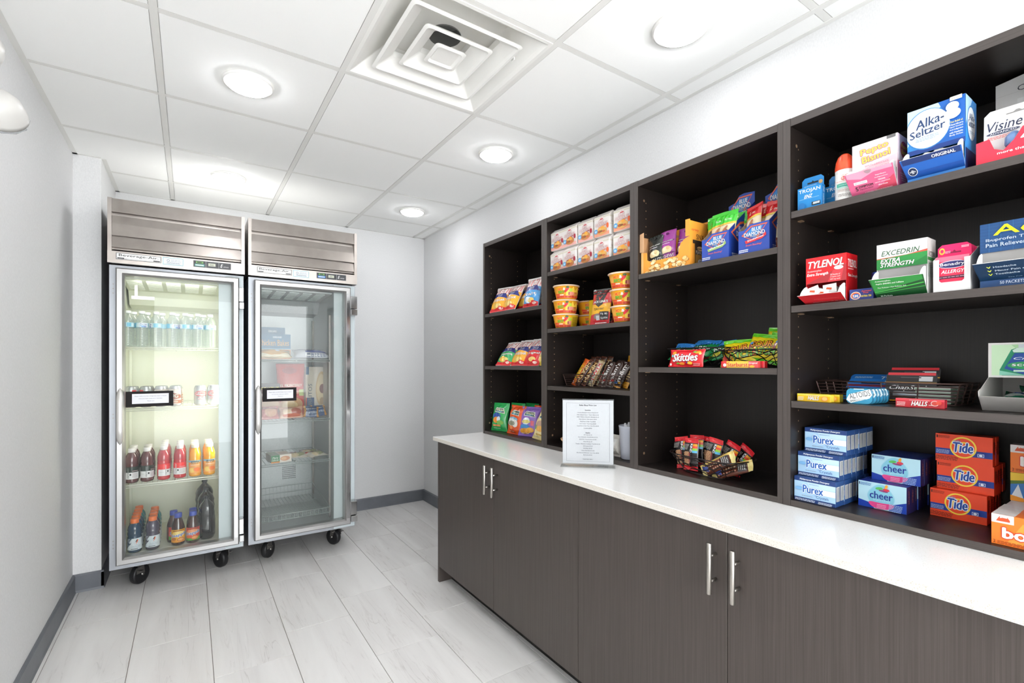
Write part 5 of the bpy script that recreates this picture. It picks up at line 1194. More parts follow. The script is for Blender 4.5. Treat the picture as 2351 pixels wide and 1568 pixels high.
for k, y, x, z_, ti, ro, ya, lb in ((s1, -3.262, -.222, 1.272, 26, -6, -88, 'yellow sour candy bag at the left of the right basket'), (s2, -3.330, -.212, 1.284, 24, 10, -92, 'yellow sour candy bag in the middle of the right basket'), (s1, -3.385, -.200, 1.278, 20, 14, -96, 'yellow sour candy bag at the right of the right basket'), (s2, -3.372, -.145, 1.300, 12, 6, -90, 'bright green topped sour candy bag standing at the back of the right basket')):
    k.place((x, y, z_), ya, ti, ro, label=lb, group='sour candy bags in the right basket')
# granola bars
kb = pillow('granola_bar', 'granola bar', .062, .120, .018, '2a2424', [R(0, .86, 1, 1, 'd8242e'), P([(0, .0), (1, .0), (1, .14), (0, .12)], 'd8242e'), R(.1, .14, .46, .58, 'c89a74'), [El(.14+.06*(k % 5), .18+.05*(k//5), .025, .018, ['b07a50', 'e0bc94', 'a86a48', 'd8a880'][k % 4], n=8) for k in range(38)], R(.72, .77, 1, .84, 'e89a20'), R(.72, .70, 1, .77, 'e0482a'), R(.72, .63, 1, .70, '8ac030'), R(.72, .56, 1, .63, '5ab0d8'),
     T('KIND', .645, .70, .26*2, .11*.55, 'f2f2f2', rot=-90, b=.04), R(.52, .24, .6, .56, '8a3a3a'), Ln(.08, .64, .5, .82, 5, '9a9490')], seal=.012, seed=79, wr=.0015, back='2a2424', sealcol='d8242e', pinch=.01, nx=10, nz=18)
yb = pillow('granola_bar', 'granola bar', .045, .150, .018, '6a3a2c', [R(0, 0, 1, .14, 'ecd88c'), R(0, .9, 1, 1, 'ecd88c'), R(0, 0, .2, 1, 'e0c06a'), [El(.3+.15*(k % 4), .2+.07*(k//4), .07, .025, ['8a4a3a', 'd8b090', '5a2a22', 'c89078'][k % 4], n=8) for k in range(28)], R(.22, .68, .92, .88, '3a3636'), Ln(.28, .70, .86, .86, 4, 'c0bcb8'), P([(.2, .1), (.6, .1), (.9, .3), (.5, .3)], '4a5aa0')], seal=.014, seed=81, wr=.0015, back='4a2a20', sealcol='f0e09a', pinch=.01, nx=8, nz=18)
for k, y, x, z_, ti, ro, ya, lb in ((kb, -3.050, -.238, .876, 8, -12, -88, 'black and red granola bar, leftmost in the lowest basket'), (kb, -3.092, -.256, .876, 6, -2, -90, 'black granola bar with rainbow stripes, front left in the lowest basket'), (kb, -3.078, -.200, .882, 8, -4, -86, 'red-topped granola bar behind the front left pair'), (kb, -3.112, -.185, .878, 8, 2, -90, 'red-topped granola bar with rainbow stripes behind the front left bars'),
      (kb, -3.162, -.236, .886, 6, 8, -92, 'black granola bar with rainbow stripes, centre of the lowest basket'), (kb, -3.192, -.205, .880, 6, 20, -96, 'black granola bar with rainbow stripes, fourth from the right, tilting right'), (kb, -3.214, -.180, .876, 6, 30, -98, 'red-topped granola bar tilting most to the right'), 
      (yb, -3.150, -.268, .882, 12, 58, -100, 'dark nut bar with yellow ends lying across the right of the basket'), (yb, -3.185, -.262, .876, 30, 64, -92, 'dark nut bar with yellow ends at the bottom right of the basket')):
    k.place((x, y, z_), ya, ti, ro, label=lb, group='granola bars in the lowest basket')
# ================= nearest unit: top medicine shelf (z 1.738)
Z1, Z2, Z3, Z4 = 1.7385, 1.4545, 1.1685, .8705
def tabbox(name, W, Hh, D, body, front, tab, tabw, tabh, tabart, side=None):
    K = carton(name, 'medicine box', W, Hh, D, body, front, side)
    mb = MB(); c = (W-tabw)/2; k = .008
    mb.prism([(c, Hh), (c+tabw, Hh), (c+tabw, Hh+tabh-k), (c+tabw-k, Hh+tabh), (c+k, Hh+tabh), (c, Hh+tabh-k)], D-.0012, D, tab)
    art(mb, tabart, tabw, tabh, Ffront(c, Hh, D-.0012)); K.add('hang_tab', mb, 'card'); return K
tj = tabbox('condom_box', .066, .066, .022, '1f80c4', [R(0, 0, 1, 1, '2187cc'), T('TROJAN', .50, .82, .90, .20, 'f4f8fb', b=.02), T('ENZ', .46, .58, .36, .15, 'f4f8fb', sh=.35, b=.05), R(.08, .47, .9, .485, '9cc8e6'), R(.60, .12, .96, .28, '15222e'), Ln(.66, .15, .95, .26, 2, 'dfe8ee', .8), El(.2, .18, .14, .14, '1f74b8')],
    '2187cc', .060, .034, [P([(.25, .55), (.45, .55), (.5, .68), (.55, .55), (.75, .55), (.75, .40), (.25, .40)], '10202c'), El(.86, .4, .09, .17, 'c8a46a'), Ln(.1, .1, .7, .3, 2, 'a8cfe8')],
    side=[T('TROJAN', .5, .3, 1.6, .35*.4, 'dfeaf2', rot=90), T('ENZ', .5, .78, .7, .14, 'dfeaf2', rot=90, sh=.3)])
tj.place((-.312, -3.505, Z1), -90, label='small blue boxed item with a hang tab, first on the top medicine shelf')
tj.place((-.262, -3.558, Z1), -90, label='small blue boxed item half hidden behind the orange-capped spray can')
# spray can
K = Kind('spray_can', 'spray can'); mb = MB(); mb.lathe([(.019, 0), (.0225, .002), (.0225, .088), (.0215, .092)], 28, col='eceae6'); K.add('spray_can', mb, 'can_metal')
mb = MB(); mb.lathe([(.0230, .088), (.0236, .090), (.0232, .100), (.021, .115), (.016, .128), (.009, .135), (.0001, .137)], 28, col='f0552e', lobes=(6, .012)); mb.box(-.008, .008, -.021, -.010, .108, .130, 'e04a26', b=.002); K.add('orange_cap', mb, 'cap_plastic')
mb = MB(); r = .0227; Wd = r*3.0
def mf(x, y, o, r=r, Wd=Wd): a = (x-Wd/2)/r; return ((r+o)*math.sin(a), -(r+o)*math.cos(a), .002+y)
art(mb, [R(0, 0, 1, 1, 'f1efec'), El(.56, .70, .20, .075, 'ea4a2c'), T('OFF!', .56, .755, .34, .13, 'f6f4f0', b=.05, out=('ea4a2c', .05)), R(.2, .43, .9, .54, '3ab09a'), T('smooth & dry', .55, .485, .56, .06, 'e6f4f0'), R(.2, .38, .9, .42, 'b4ded4'), Ln(.25, .26, .85, .36, 3, 'c8b8b0'), Ln(.3, .1, .8, .2, 2, '9a9490'), Ln(.2, .58, .85, .62, 1, 'e8b0a0')], Wd, .086, mf, curved=.01, dl=.0001); K.add('wrap_label', mb, 'ink')
K.place((-.290, -3.622, Z1), -68, label='white insect spray can with an orange cap')
# pink stomach tablets dispenser
pk = [R(0, 0, 1, 1, 'f1e8ea'), P([(0, 0), (1, 0), (1, .42), (0, .12)], 'ecc6d0'), T('Pepto', .50, .72, .62, .24, 'e8d45a', rot=6, b=.06, out=('c87a92', .05)), T('Bismol', .54, .50, .62, .20, 'e8d45a', rot=6, b=.06, out=('c87a92', .05)), T('BISMUTH SUBSALICYLATE', .56, .26, .52, .06, 'e07a90'), T('UPSET STOMACH RELIEVER', .50, .14, .76, .07, 'e07a90'), R(.78, .90, .97, .99, '6a6a6a')]
pf = [R(0, 0, 1, 1, 'd8628a'), P([(0, .8), (.3, .66), (.6, .85), (1, .85), (1, 1), (0, 1)], 'eda0b8'), P([(.5, 0), (1, 0), (1, .55)], 'd04a62'), R(.12, .46, .42, .58, 'f4eaee'), T('30 COUNT', .27, .52, .25, .06, '4a3a40'), T('5', .16, .28, .06, .18, '2c2226', b=.04), T('SYMPTOM', .37, .34, .32, .11, '2c2226', b=.04), T('Digestive Relief', .37, .22, .30, .06, '2c2226', b=.02), [T(s, .74, .70-.11*i, .05*len(s)*.5, .06, 'f4e6ea', b=.02) for i, s in enumerate(('heartburn', 'indigestion', 'nausea', 'upset stomach', 'diarrhea'))],
      El(.5, 1, .08, .14, 'a88a92'), T('2 CHEWABLE TABLETS IN EACH PACKET', .62, .06, .6, .05, 'f4e6ea')]
dispenser('stomach_tablet_dispenser', .102, .140, .070, 'ecdce2', pk, pf, .052, .052, .042, hinge=.003, side=[R(0, 0, 1, 1, 'e8d4da'), R(0, 0, 1, .5, 'd8709a'), El(.6, .74, .36, .16, 'a83a58'), T('Pepto', .6, .79, .56, .10, 'e8d45a', b=.05), T('Bismol', .62, .69, .56, .09, 'e8d45a', b=.05), Ln(.2, .1, .7, .3, 4, 'f0c8d4')], flapcol='d8628a', ear=.02).place((-.315, -3.650, Z1), -90, label='pink and white tablet dispenser box with its flap folded open')
# blue effervescent tablet dispenser
al = [R(0, 0, 1, 1, '2f86d0'), P([(0, .2), (0, 1), (.7, 1), (.2, .5)], 'b8d8ee'), P([(.55, 1), (1, 1), (1, 0), (.3, 0), (.75, .5)], '1c62b8'), R(.0, 0, 1, .10, '1a3f8a'), El(.36, .50, .40, .44, '2f7fc4', rot=0, n=36), El(.365, .505, .385, .42, 'eef2f5', n=36), T('Alka-', .40, .66, .52, .20, '25406c', rot=8, sh=.2, b=.03), T('Seltzer', .36, .47, .64, .17, '25406c', rot=8, sh=.1, b=.03), Ln(.16, .24, .6, .36, 3, 'a8b8c8', seed=4),
      El(.80, .80, .11, .10, 'e9eef0'), El(.80, .65, .14, .11, 'f2f4f4'), El(.80, .66, .12, .09, 'e4e8ea'), R(.76, .92, .96, 1, 'ece8e0'), T('$1.00', .86, .955, .14, .05, 'c8a888'), T('Fast Relief of:', .875, .46, .20, .04, 'f0e04a', b=.02), [T(s, .87, .40-.058*i, .22, .04, 'e8eef4', b=.02) for i, s in enumerate(('Heartburn', 'Upset Stomach', 'Acid Indigestion', 'with Headache', 'Body Aches'))]]
af = [R(0, 0, 1, 1, '1f5fb4'), R(0, .72, 1, 1, '20356c'), T('ORIGINAL', .72, .84, .40, .15, 'f4f4f6', b=.05), R(0, 0, 1, .3, '1c4fa0'), El(.14, .34, .085, .22, 'f0f2f4'), El(.14, .34, .075, .195, '14284e'), T('BAYER', .14, .34, .11, .07, 'f0f2f4', b=.03), T('BAYER', .14, .34, .10, .08, 'f0f2f4', rot=90, b=.03)]
def torn(K, W, D):
    mb = MB()
    for i in range(7): mb.box(.012+i*.0135, .014+i*.0135, .004, D-.006, .006, .058, ['2a3440', '46586a', 'c8d0d8'][i % 3])
    mb.prism([(.004, .045), (.02, .052), (.035, .070), (.05, .062), (.058, .080), (.07, .066), (.09, .060), (.104, .046), (.104, .0485), (.004, .043)], .0022, .0032, 'e6e4e0')
    K.add('foil_sachet', mb, 'card')
dispenser('effervescent_tablet_dispenser', .110, .180, .087, '2f7cc8', al, af, .068, .048, .043, hinge=.010, side=[R(0, 0, 1, 1, '2f86d0'), R(0, 0, 1, .3, '1a2f6a'), P([(0, .6), (0, 1), (.6, 1)], 'a8cce8'), El(.5, .66, .38, .24, '2f7fc4', n=28), El(.5, .66, .35, .22, 'e6ebf0', n=28), T('Alka-', .52, .75, .5, .09, '25406c', rot=6, sh=.2, b=.02), T('Seltzer', .5, .66, .58, .09, '25406c', rot=6, sh=.1, b=.02), Ln(.3, .5, .7, .56, 2, 'a8b8c8')], flapcol='1f5fb4', inside=torn, ear=.03).place((-.315, -3.773, Z1), -90, label='tall blue tablet dispenser box with a torn opening and folded flap')
# eye drops tray
def drops(tag_=None):
    K = Kind('eye_drop_card', 'blister card'); W, Hh = .115, .128; mb = MB()
    mb.prism([(0, 0), (W, 0), (W, Hh-.01), (W-.01, Hh), (.01, Hh), (0, Hh-.01)], 0, .001, 'e9e8e6'); K.add('eye_drop_card', mb, 'card')
    mb = MB(); art(mb, [P([(.32, .88), (.42, .88), (.46, .91), (.5, .91), (.54, .88), (.64, .88), (.64, .86), (.32, .86)], '8f8c8a'), T('Visine', .30, .70, .50, .17, '26304e', sh=.25, b=.01), El(.28, .57, .24, .035, '3f4864'), T('ADVANCED', .28, .57, .38, .04, 'e6e6ea', b=.02), Ln(.06, .44, .5, .52, 4, 'd86a5a', .4), P([(.52, .30), (.66, .62), (.72, .70), (.80, .60), (.98, .38), (.98, 0), (.52, 0)], 'd8503c'), P([(.60, .32), (.70, .58), (.80, .48), (.9, .3)], 'e88a7a')], W, Hh, Ffront()); K.add('printed_front', mb, 'card')
    mb = MB(); mb.lathe([(.013, 0), (.0145, .004), (.0145, .026), (.010, .030)], 18, cx=.052, cy=-.010, col='b8c4dc'); mb.lathe([(.0135, .030), (.0150, .034), (.0145, .050), (.011, .056), (.005, .062), (.0001, .062)], 18, cx=.052, cy=-.010, col='6a88b8', lobes=(9, .03)); K.add('drop_bottle', mb, 'cap_plastic'); return K
dk = drops()
dk.place((-.292, -3.909, Z1+.001), -90, 4, label='white eye drop card with a blue bottle standing in the red tray')
dk.place((-.262, -3.935, Z1+.001), -90, 4, label='white eye drop card behind the front one in the red tray')
K = Kind('eye_drop_tray', 'display tray'); mb = MB(); W = .16
mb.prism([(0, 0), (W, 0), (W, .085), (.075, .064), (.062, .040), (.045, .022), (.030, .030), (.022, .055), (0, .052)], 0, .0015, 'e8344a'); mb.box(0, .0015, .0015, .17, 0, .052, 'e8344a'); mb.box(W-.0015, W, .0015, .17, 0, .08, 'e8344a'); mb.box(.0015, W-.0015, .0015, .17, 0, .0012, 'e8344a')
mb.prism([(0, 0), (W, 0), (W, .265), (.0, .240)], .168, .1695, 'e4e2df'); K.add('eye_drop_tray', mb, 'card')
mb = MB(); art(mb, [T('40%', .60, .50, .30, .26, 'f6eeee', b=.06), T('more than the next leading', .62, .20, .80, .09, 'f6eeee', b=.04)], W, .085, Ffront()); K.add('printed_front', mb, 'card'); mb = MB()
art(mb, [T('Contains 12', .55, .905, .62, .055, '44444c', b=.01), R(.0, .87, 1, .872, 'c0bebc'), P([(.0, .0), (1, 0), (1, .42), (.0, .36)], 'd86a5a'), R(.24, .1, .98, .80, 'efeeec'), T('Visine', .46, .66, .34, .12, '26304e', sh=.25, b=.01), El(.44, .56, .18, .025, '3f4864'), T('ADVANCED', .44, .56, .28, .028, 'e6e6ea', b=.02), Ln(.28, .46, .5, .53, 4, 'd86a5a', .4), P([(.5, .3), (.7, .62), (.9, .45), (.9, .3)], 'd8503c')], W, .24, lambda x, z, o: (x, .168-o, z)); K.add('printed_header', mb, 'card')
K.place((-.316, -3.902, Z1), -90, label='red and white eye drop display tray cut by the right frame edge')

# ================= second medicine shelf (z 1.454)
ty = [R(0, 0, 1, 1, 'e6262c'), P([(0, .0), (1, .62), (1, 0)], 'b0343a'), P([(.55, 0), (.68, .42), (.94, .5), (.86, 0)], 'e8424a'), T('TYLENOL', .50, .72, .88, .28, 'f6f4f2', sh=.25, b=.06, out=('7a2a2c', .02)), T('Acetaminophen', .22, .47, .36, .10, 'f0d8d4', b=.01), T('Extra Strength', .30, .33, .54, .14, 'f6f4f2', sh=.25, b=.04), El(.82, .50, .11, .075, 'f6f2f2'), [T(s, .74, .26-.09*i, .24, .06, 'f6e0dc', sh=.2, b=.02) for i, s in enumerate(('50 Pouches of', '2 Caplets each', '500 mg each'))]]
tf = [R(0, 0, 1, 1, 'b81c24'), T('50 Pouches of 2 Caplets each - 500 mg each', .6, .16, .76, .10, 'e8b8b4', b=.01), T('ACETAMINOPHEN', .6, .5, .6, .07, 'd86a6a')]
def packs(K, W, D):
    mb = MB(); rn = random.Random(11)
    for i in range(9):
        x = .008+i*.0098; mb.box(x, x+.0012, .006, D-.006, .004, .046+rn.uniform(-.004, .004), ['e6e2df', 'b8b4b2', 'd8d4d2'][i % 3])
    for i, (x, z, a) in enumerate(((.018, .036, 20), (.040, .030, -14), (.060, .040, 8))):
        p = [(-.015, -.010), (.020, -.012), (.022, .012), (-.013, .014)]; ca, sa = math.cos(math.radians(a)), math.sin(math.radians(a))
        q = [(x+u*ca-v_*sa, z+u*sa+v_*ca) for u, v_ in p]; mb.prism(q, -.006+i*.003, -.005+i*.003, 'eceae8')
        mb.face([(x-.006, -.0065+i*.003, z), (x+.008, -.0065+i*.003, z-.003), (x+.009, -.0065+i*.003, z+.003), (x-.004, -.0065+i*.003, z+.005)], 'e0603a')
    K.add('foil_sachet', mb, 'card')
dispenser('pain_relief_dispenser', .106, .136, .068, 'c81c24', ty, tf, .060, .022, .045, hinge=.001, side=[R(0, 0, 1, 1, 'c0161e'), T('TYLENOL', .5, .80, .82, .16, 'ece4e2', sh=.1, b=.02), Ln(.1, .66, .6, .70, 1, 'e8b0ac'), T('Extra Strength', .5, .54, .84, .08, 'ece4e2')], flapcol='b81c24', inside=packs, ear=.036).place((-.315, -3.530, Z2), -90, label='red pain relief dispenser box with sachets spilling from its opening')
K = carton('antacid_box', 'medicine box', .056, .030, .03, '22306e', [R(0, 0, 1, 1, '27367a'), El(.26, .42, .22, .36, 'e8d8c8'), El(.26, .42, .19, .30, 'd8602c'), El(.28, .38, .15, .22, '2a6ac0'), T('TUMS', .26, .36, .26, .24, 'f2f4f8', b=.05, out=('1c2250', .04)), T('Assorted', .72, .78, .42, .14, 'e8553c', sh=.2, b=.03), T('Fruit', .70, .62, .22, .13, 'e8553c', sh=.2, b=.03), T('EXTRA 750', .72, .32, .42, .16, 'f0d83a', b=.05)])
K.place((-.314, -3.643, Z2), -90, label='small navy antacid box on the shelf between the red and green dispensers')
K = Kind('tablet_tube', 'medicine tube'); mb = MB(); mb.lathe([(.012, 0), (.0135, .002), (.0135, .075), (.012, .078), (.0001, .078)], 22, cols=['2c3c80', '2c3c80', '3c58a8', '2c3c80']); mb.lathe([(.0137, .05), (.0137, .056)], 22, col='d6dce8', closed=False); K.add('tablet_tube', mb, 'can_metal')
K.place((-.262, -3.690, Z2), -90, label='blue tablet tube standing behind the small navy antacid box')
ex = [R(0, 0, 1, 1, 'e2e0de'), P([(0, 0), (1, 0), (1, .58), (.6, .47), (0, .44)], 'd8503c'), P([(0, 0), (1, 0), (1, .50), (.5, .45), (0, .41)], '2f8a42'), P([(.6, .0), (1, .35), (1, 0)], '257638'), T('EXCEDRIN', .48, .62, .76, .20, '2c5a36', sh=.25, b=.0), T('EXTRA', .28, .32, .40, .16, 'f6f6f2', sh=.3, b=.07, out=('1c3a24', .03)), T('STRENGTH', .42, .15, .68, .16, 'f6f6f2', sh=.3, b=.07, out=('1c3a24', .03))]
ef = [R(0, 0, 1, 1, '174a24'), P([(0, .3), (1, .75), (1, 1), (0, 1)], '2f8a3c'), P([(0, .26), (1, .56), (1, .62), (0, .30)], '4ab04a'), P([(0, .2), (1, .38), (1, .42), (0, .23)], '3a9a40'), T('Acetaminophen,', .24, .88, .32, .09, 'f0f4ee', b=.02), T('Aspirin (NSAID) and Caffeine', .36, .74, .56, .10, 'f0f4ee', b=.02), T('Pain Reliever / Pain Reliever Aid', .38, .54, .56, .07, 'dfe8dc'), T('30 Packets', .22, .08, .24, .09, 'eef2ea', b=.02)]
dispenser('pain_relief_dispenser', .106, .140, .058, 'd4d2d0', ex, ef, .074, .044, .042, hinge=.002, side=[R(0, 0, 1, 1, 'c9c7c4'), T('EXCEDRIN', .5, .72, .84, .09, '2c3a30', b=.0), R(0, .60, 1, .66, '2f7a3c'), R(0, .3, 1, .58, 'b0b4ae'), Ln(.1, .06, .9, .56, 14, '6a6e6a')], flapcol='1f5c2c', ear=.03).place((-.315, -3.707, Z2), -90, label='white and green pain relief dispenser box with its green flap folded down')
# allergy box in a white tray
K = Kind('allergy_tray', 'display tray'); mb = MB(); W, Hh, D = .068, .079, .073
mb.prism([(0, 0), (W, 0), (W, Hh), (W-.011, Hh), (W-.011, .027), (W-.015, .023), (.015, .023), (.011, .027), (.011, Hh), (0, Hh)], 0, .0012, 'e4e3e2')
mb.prism([(.0012, 0), (D, 0), (D, .112), (.0012, Hh)], 0, .0012, 'd4d2cf', axis='x'); mb.prism([(.0012, 0), (D, 0), (D, .112), (.0012, Hh)], W-.0012, W, 'd4d2cf', axis='x'); mb.box(.0012, W-.0012, D-.0012, D, 0, .112, 'c9b7a2'); mb.box(.0012, W-.0012, .0012, D, 0, .001, 'd8d6d4'); K.add('allergy_tray', mb, 'card')
K.place((-.315, -3.824, Z2), -90, label='white card tray holding pink allergy boxes')
bn = tabbox('allergy_box', .062, .084, .018, 'f0285c', [R(0, 0, 1, 1, 'ee3458'), R(0, .86, 1, 1, 'f8708a'), El(.52, .76, .46, .11, 'e8e4ee'), El(.52, .76, .44, .095, '2c2c66'), T('Benadryl', .52, .76, .76, .11, 'f4f2f6', b=.03), T('ALLERGY', .52, .56, .70, .10, 'f6eef0', sh=.25, b=.05), R(0, .36, 1, .44, '3a2436'), Ln(.05, .38, .95, .42, 1, 'c88aa0')], 'f0246c', .062, .032,
    [P([(.30, .42), (.45, .42), (.5, .56), (.55, .42), (.70, .42), (.70, .30), (.30, .30)], '8a1040'), El(.13, .52, .09, .26, 'f0c04a'), El(.13, .52, .05, .14, 'f0246c'), Ln(.22, .3, .4, .5, 2, 'f8b0c8'), Ln(.72, .6, .95, .8, 2, 'f8d0dc')])
for j in range(3): bn.place((-.309+j*.0215, -3.827, Z2+.0015), -90, label='hot pink allergy box with a hang tab in the white tray, %s' % ['at the front', 'second', 'third'][j], group='pink allergy boxes')
ad = [R(0, 0, 1, 1, '1f4a7c'), [R(.0, .1+.11*i, 1, .104+.11*i, '2f6a9c') for i in range(8)], [R(.1+.13*i, 0, .104+.13*i, 1, '2f6a9c') for i in range(7)], T('Advil', .56, .72, .82, .34, 'f6e016', b=.05), T('Ibuprofen Tablets, 200 mg', .52, .40, .90, .13, 'c4d0e0', b=.02), T('Pain Reliever/Fever Reducer', .54, .23, .94, .13, 'c4d0e0', b=.02)]
adf = [R(0, 0, 1, 1, '12304e'), [T('v', .14, .74-.2*i, .05, .10, 'd8e04a', b=.05) for i in range(3)], T('Headache', .31, .76, .24, .09, 'c4d0dc', b=.02), T('Minor Pain of Arthritis', .48, .56, .56, .09, 'c4d0dc', b=.02), T('Toothache', .32, .38, .26, .09, 'c4d0dc', b=.02), T('v', .78, .74, .05, .10, 'd8e04a', b=.05), T('See Full Drug Facts information', .62, .14, .6, .05, '9ab0c4'), El(.66, 1, .10, .1, 'e0e2e4')]
dispenser('pain_relief_dispenser', .150, .146, .085, '1c4270', ad, adf, .080, .050, .044, hinge=.016, flapcol='12304e', ear=.034).place((-.315, -3.9085, Z2), -90, label='dark blue pain relief dispenser box at the right frame edge')
mb = MB(); art(mb, [T('50 PACKETS OF 2 COATED TABLETS', .62, .5, .8, .5, 'c4d0e0', b=.02)], .150, .014, Ffront(0, .002, -.0002)); 
o = mb.obj('printed_base', 'card', [x for x in COL.objects if x.name.startswith('pain_relief_dispenser') and not x.parent][-1])

# ================= third shelf (z 1.168)
hb = lambda c, c2, w2, art2: carton('lozenge_stick', 'lozenge stick', .098 if w2 else .092, .022, .022, c, [R(0, 0, 1, 1, c), R(0, .75, 1, 1, c2), T('HALLS', .50, .46, .34, .54, 'f6f6f0', sh=.3, b=.06, out=('c88a30' if not w2 else '8a1420', .03)), Ln(.03, .12, .22, .62, 3, 'f0e8d0' if not w2 else 'f0c8c8'), R(.3, .80, .72, .86, 'f0d0a0' if not w2 else 'f0a8a8')]+art2, side=[R(.1, .1, .9, .9, c2)], m='film')
hy = hb('f0c61c', 'e6d84a', 0, [El(.85, .45, .10, .32, 'f09a3a'), El(.85, .45, .075, .24, 'f6c06a')]); hr = hb('c41c2c', 'd83a48', 1, [El(.82, .55, .08, .30, 'f0c8c4'), El(.82, .55, .065, .24, 'c83a2c'), El(.90, .62, .055, .22, 'd84a34'), P([(.70, .30), (.80, .30), (.80, .36), (.70, .36)], 'f0c8c4')])
hy.place((-.304, -3.500, Z3), -91, label='yellow lozenge stick lying at the front left of the third shelf'); hy.place((-.279, -3.513, Z3), -91, label='yellow lozenge stick lying behind the front yellow one')
hr.place((-.292, -3.741, Z3), -88, label='red lozenge stick lying before the wire basket')
K = Kind('mint_tin', 'mint tin'); W, Hh, D = .060, .042, .014
def rr(w_, h_, r, n=5):
    o = []
    for cx, cy, a0 in ((w_-r, h_-r, 0), (r, h_-r, 90), (r, r, 180), (w_-r, r, 270)):
        for k in range(n+1): a = math.radians(a0+90*k/n); o.append((cx+r*math.cos(a), cy+r*math.sin(a)))
    return o
mb = MB(); mb.prism(rr(W, Hh, .012), 0, .006, '4aa6cc'); mb.prism([(a*.985+.0004, b*.985+.0003) for a, b in rr(W, Hh, .012)], .006, .0075, 'b8bcc0'); mb.prism(rr(W, Hh, .012), .0075, D, '3f98c0'); K.add('mint_tin', mb, 'can_metal')
mb = MB(); art(mb, [P([(.0, .25), (.12, .62), (.92, .98), (1.0, .60), (.90, .38), (.18, .03)], 'eef2f2'), T('ALTOIDS', .52, .60, .82, .36, '2c3438', rot=14, b=.0), T('SMALLS', .34, .22, .38, .13, '2c3438', rot=14), Ln(.55, .28, .85, .34, 1, '7ab0c8'), R(.3, .95, .7, .99, 'e6eef0')], W, Hh, Ffront()); K.add('printed_front', mb, 'ink')
for j in range(6): K.place((-.296+j*.0148, -3.628-(.0, .004, .006, .009, .010, .012)[j], Z3+.0005), -84, label='light blue mint tin, %s' % ['at the front of the row', 'second in the row', 'third in the row', 'fourth in the row', 'fifth in the row', 'last in the row'][j], group='row of mint tins')
t = wiretray('wire_basket', .315, .150, .058, 'long low bronze wire basket of small goods on the third shelf'); t.location = (-.190, -3.520, Z3+.0005); t.rotation_euler.z = math.radians(-90)
# goods in that basket
def blister(name, c1, c2, words, W=.125, Hh=.085):
    K = Kind(name, 'blister card'); mb = MB(); mb.prism(rr(W, Hh, .012), 0, .0012, c1); K.add(name, mb, 'card'); mb = MB()
    art(mb, [R(0, .0, 1, .50, c2), R(0, .62, 1, .72, 'a01c44')]+words, W, Hh, Ffront()); K.add('printed_front', mb, 'card'); return K
bl = blister('battery_card', '1f6ab8', '10121a', [T('72 ?', .80, .84, .28, .14, 'd8e6f2', b=.03), T('Audible Power', .5, .5, .5, .08, 'e6e6e6', b=.02), Ln(.1, .8, .5, .9, 2, '9ac0e0'), P([(.3, .72), (.7, .72), (.7, .76), (.3, .76)], '0c1c34')])
bl2 = blister('battery_card', '2a78c8', '10121a', [T('15', .84, .84, .14, .16, 'd8e6f2', b=.03), T('Cheap Fast Cool Comfort', .5, .5, .8, .08, 'e6e6e6', sh=.2, b=.02), T('Lozenges contain menthol', .46, .38, .8, .08, 'e6e6e6', sh=.2, b=.02), P([(.3, .74), (.7, .74), (.7, .78), (.3, .78)], '0c1c34')])
bl.place((-.115, -3.553, Z3+.008), -92, 34, label='blue and black hang card at the top of the pile in the basket, marked 72'); bl2.place((-.150, -3.556, Z3+.004), -92, 44, label='blue and black hang card below the top one in the basket, marked 15')
K = Kind('packet', 'packet'); mb = MB(); mb.prism(rr(.10, .03, .008), 0, .003, '2c7cc0'); K.add('packet', mb, 'film')
for j in range(3): K.place((-.165+j*.02, -3.545-j*.012, Z3+.006+j*.007), -85-j*8, 74, label='small blue packet lying in the basket, %s' % ['lowest', 'middle', 'top'][j], group='blue packets')
ch = Kind('lip_balm_card', 'blister card'); mb = MB(); mb.prism(rr(.115, .085, .008), 0, .0012, '1e1c1e'); ch.add('lip_balm_card', mb, 'card'); mb = MB()
art(mb, [R(.03, .90, .97, .99, 'd8303a'), T('ChapStick', .48, .45, .78, .20, 'e6e6e6', sh=.3, b=.02), R(.66, .70, .92, .86, 'd6d8da'), R(0, .62, 1, .66, 'd8a020'), R(0, .0, 1, .05, 'e8a82a'), P([(.30, .80), (.7, .80), (.7, .84), (.3, .84)], '4a484a')], .115, .085, Ffront()); ch.add('printed_front', mb, 'card')
mb = MB(); mb.lathe([(.008, 0), (.0085, .002), (.0085, .060), (.008, .062)], 16, col='c8cad0'); me = mb.data('balm_stick', 'can_metal'); me.transform(Matrix.Rotation(math.pi/2, 4, 'Y')); me.transform(Matrix.Translation((.025, -.009, .018))); ch.add('balm_stick', me, None)
ch.place((-.165, -3.672, Z3+.006), -90, 18, label='black lip balm card with script lettering in the basket'); ch.place((-.128, -3.668, Z3+.022), -88, 22, label='black and red lip balm card standing behind the front one in the basket')
K = Kind('gum_pack', 'gum pack'); mb = MB(); mb.box(0, .075, 0, .055, 0, .0085, 'c9c6c4', b=.001); K.add('gum_pack', mb, 'film'); mb = MB(); mb.box(-.0004, .0754, -.0004, .05, .0020, .0034, '7ab88a'); K.add('colour_stripe', mb, 'film')
for j in range(5):
    for q in range(2): K.place((-.176+q*.058, -3.748, Z3+.004+j*.0092), -90, label='silver and green gum pack, %s of the %s stack in the basket' % (['bottom', 'second', 'third', 'fourth', 'top'][j], ['front', 'rear'][q]), group='stacked gum packs')
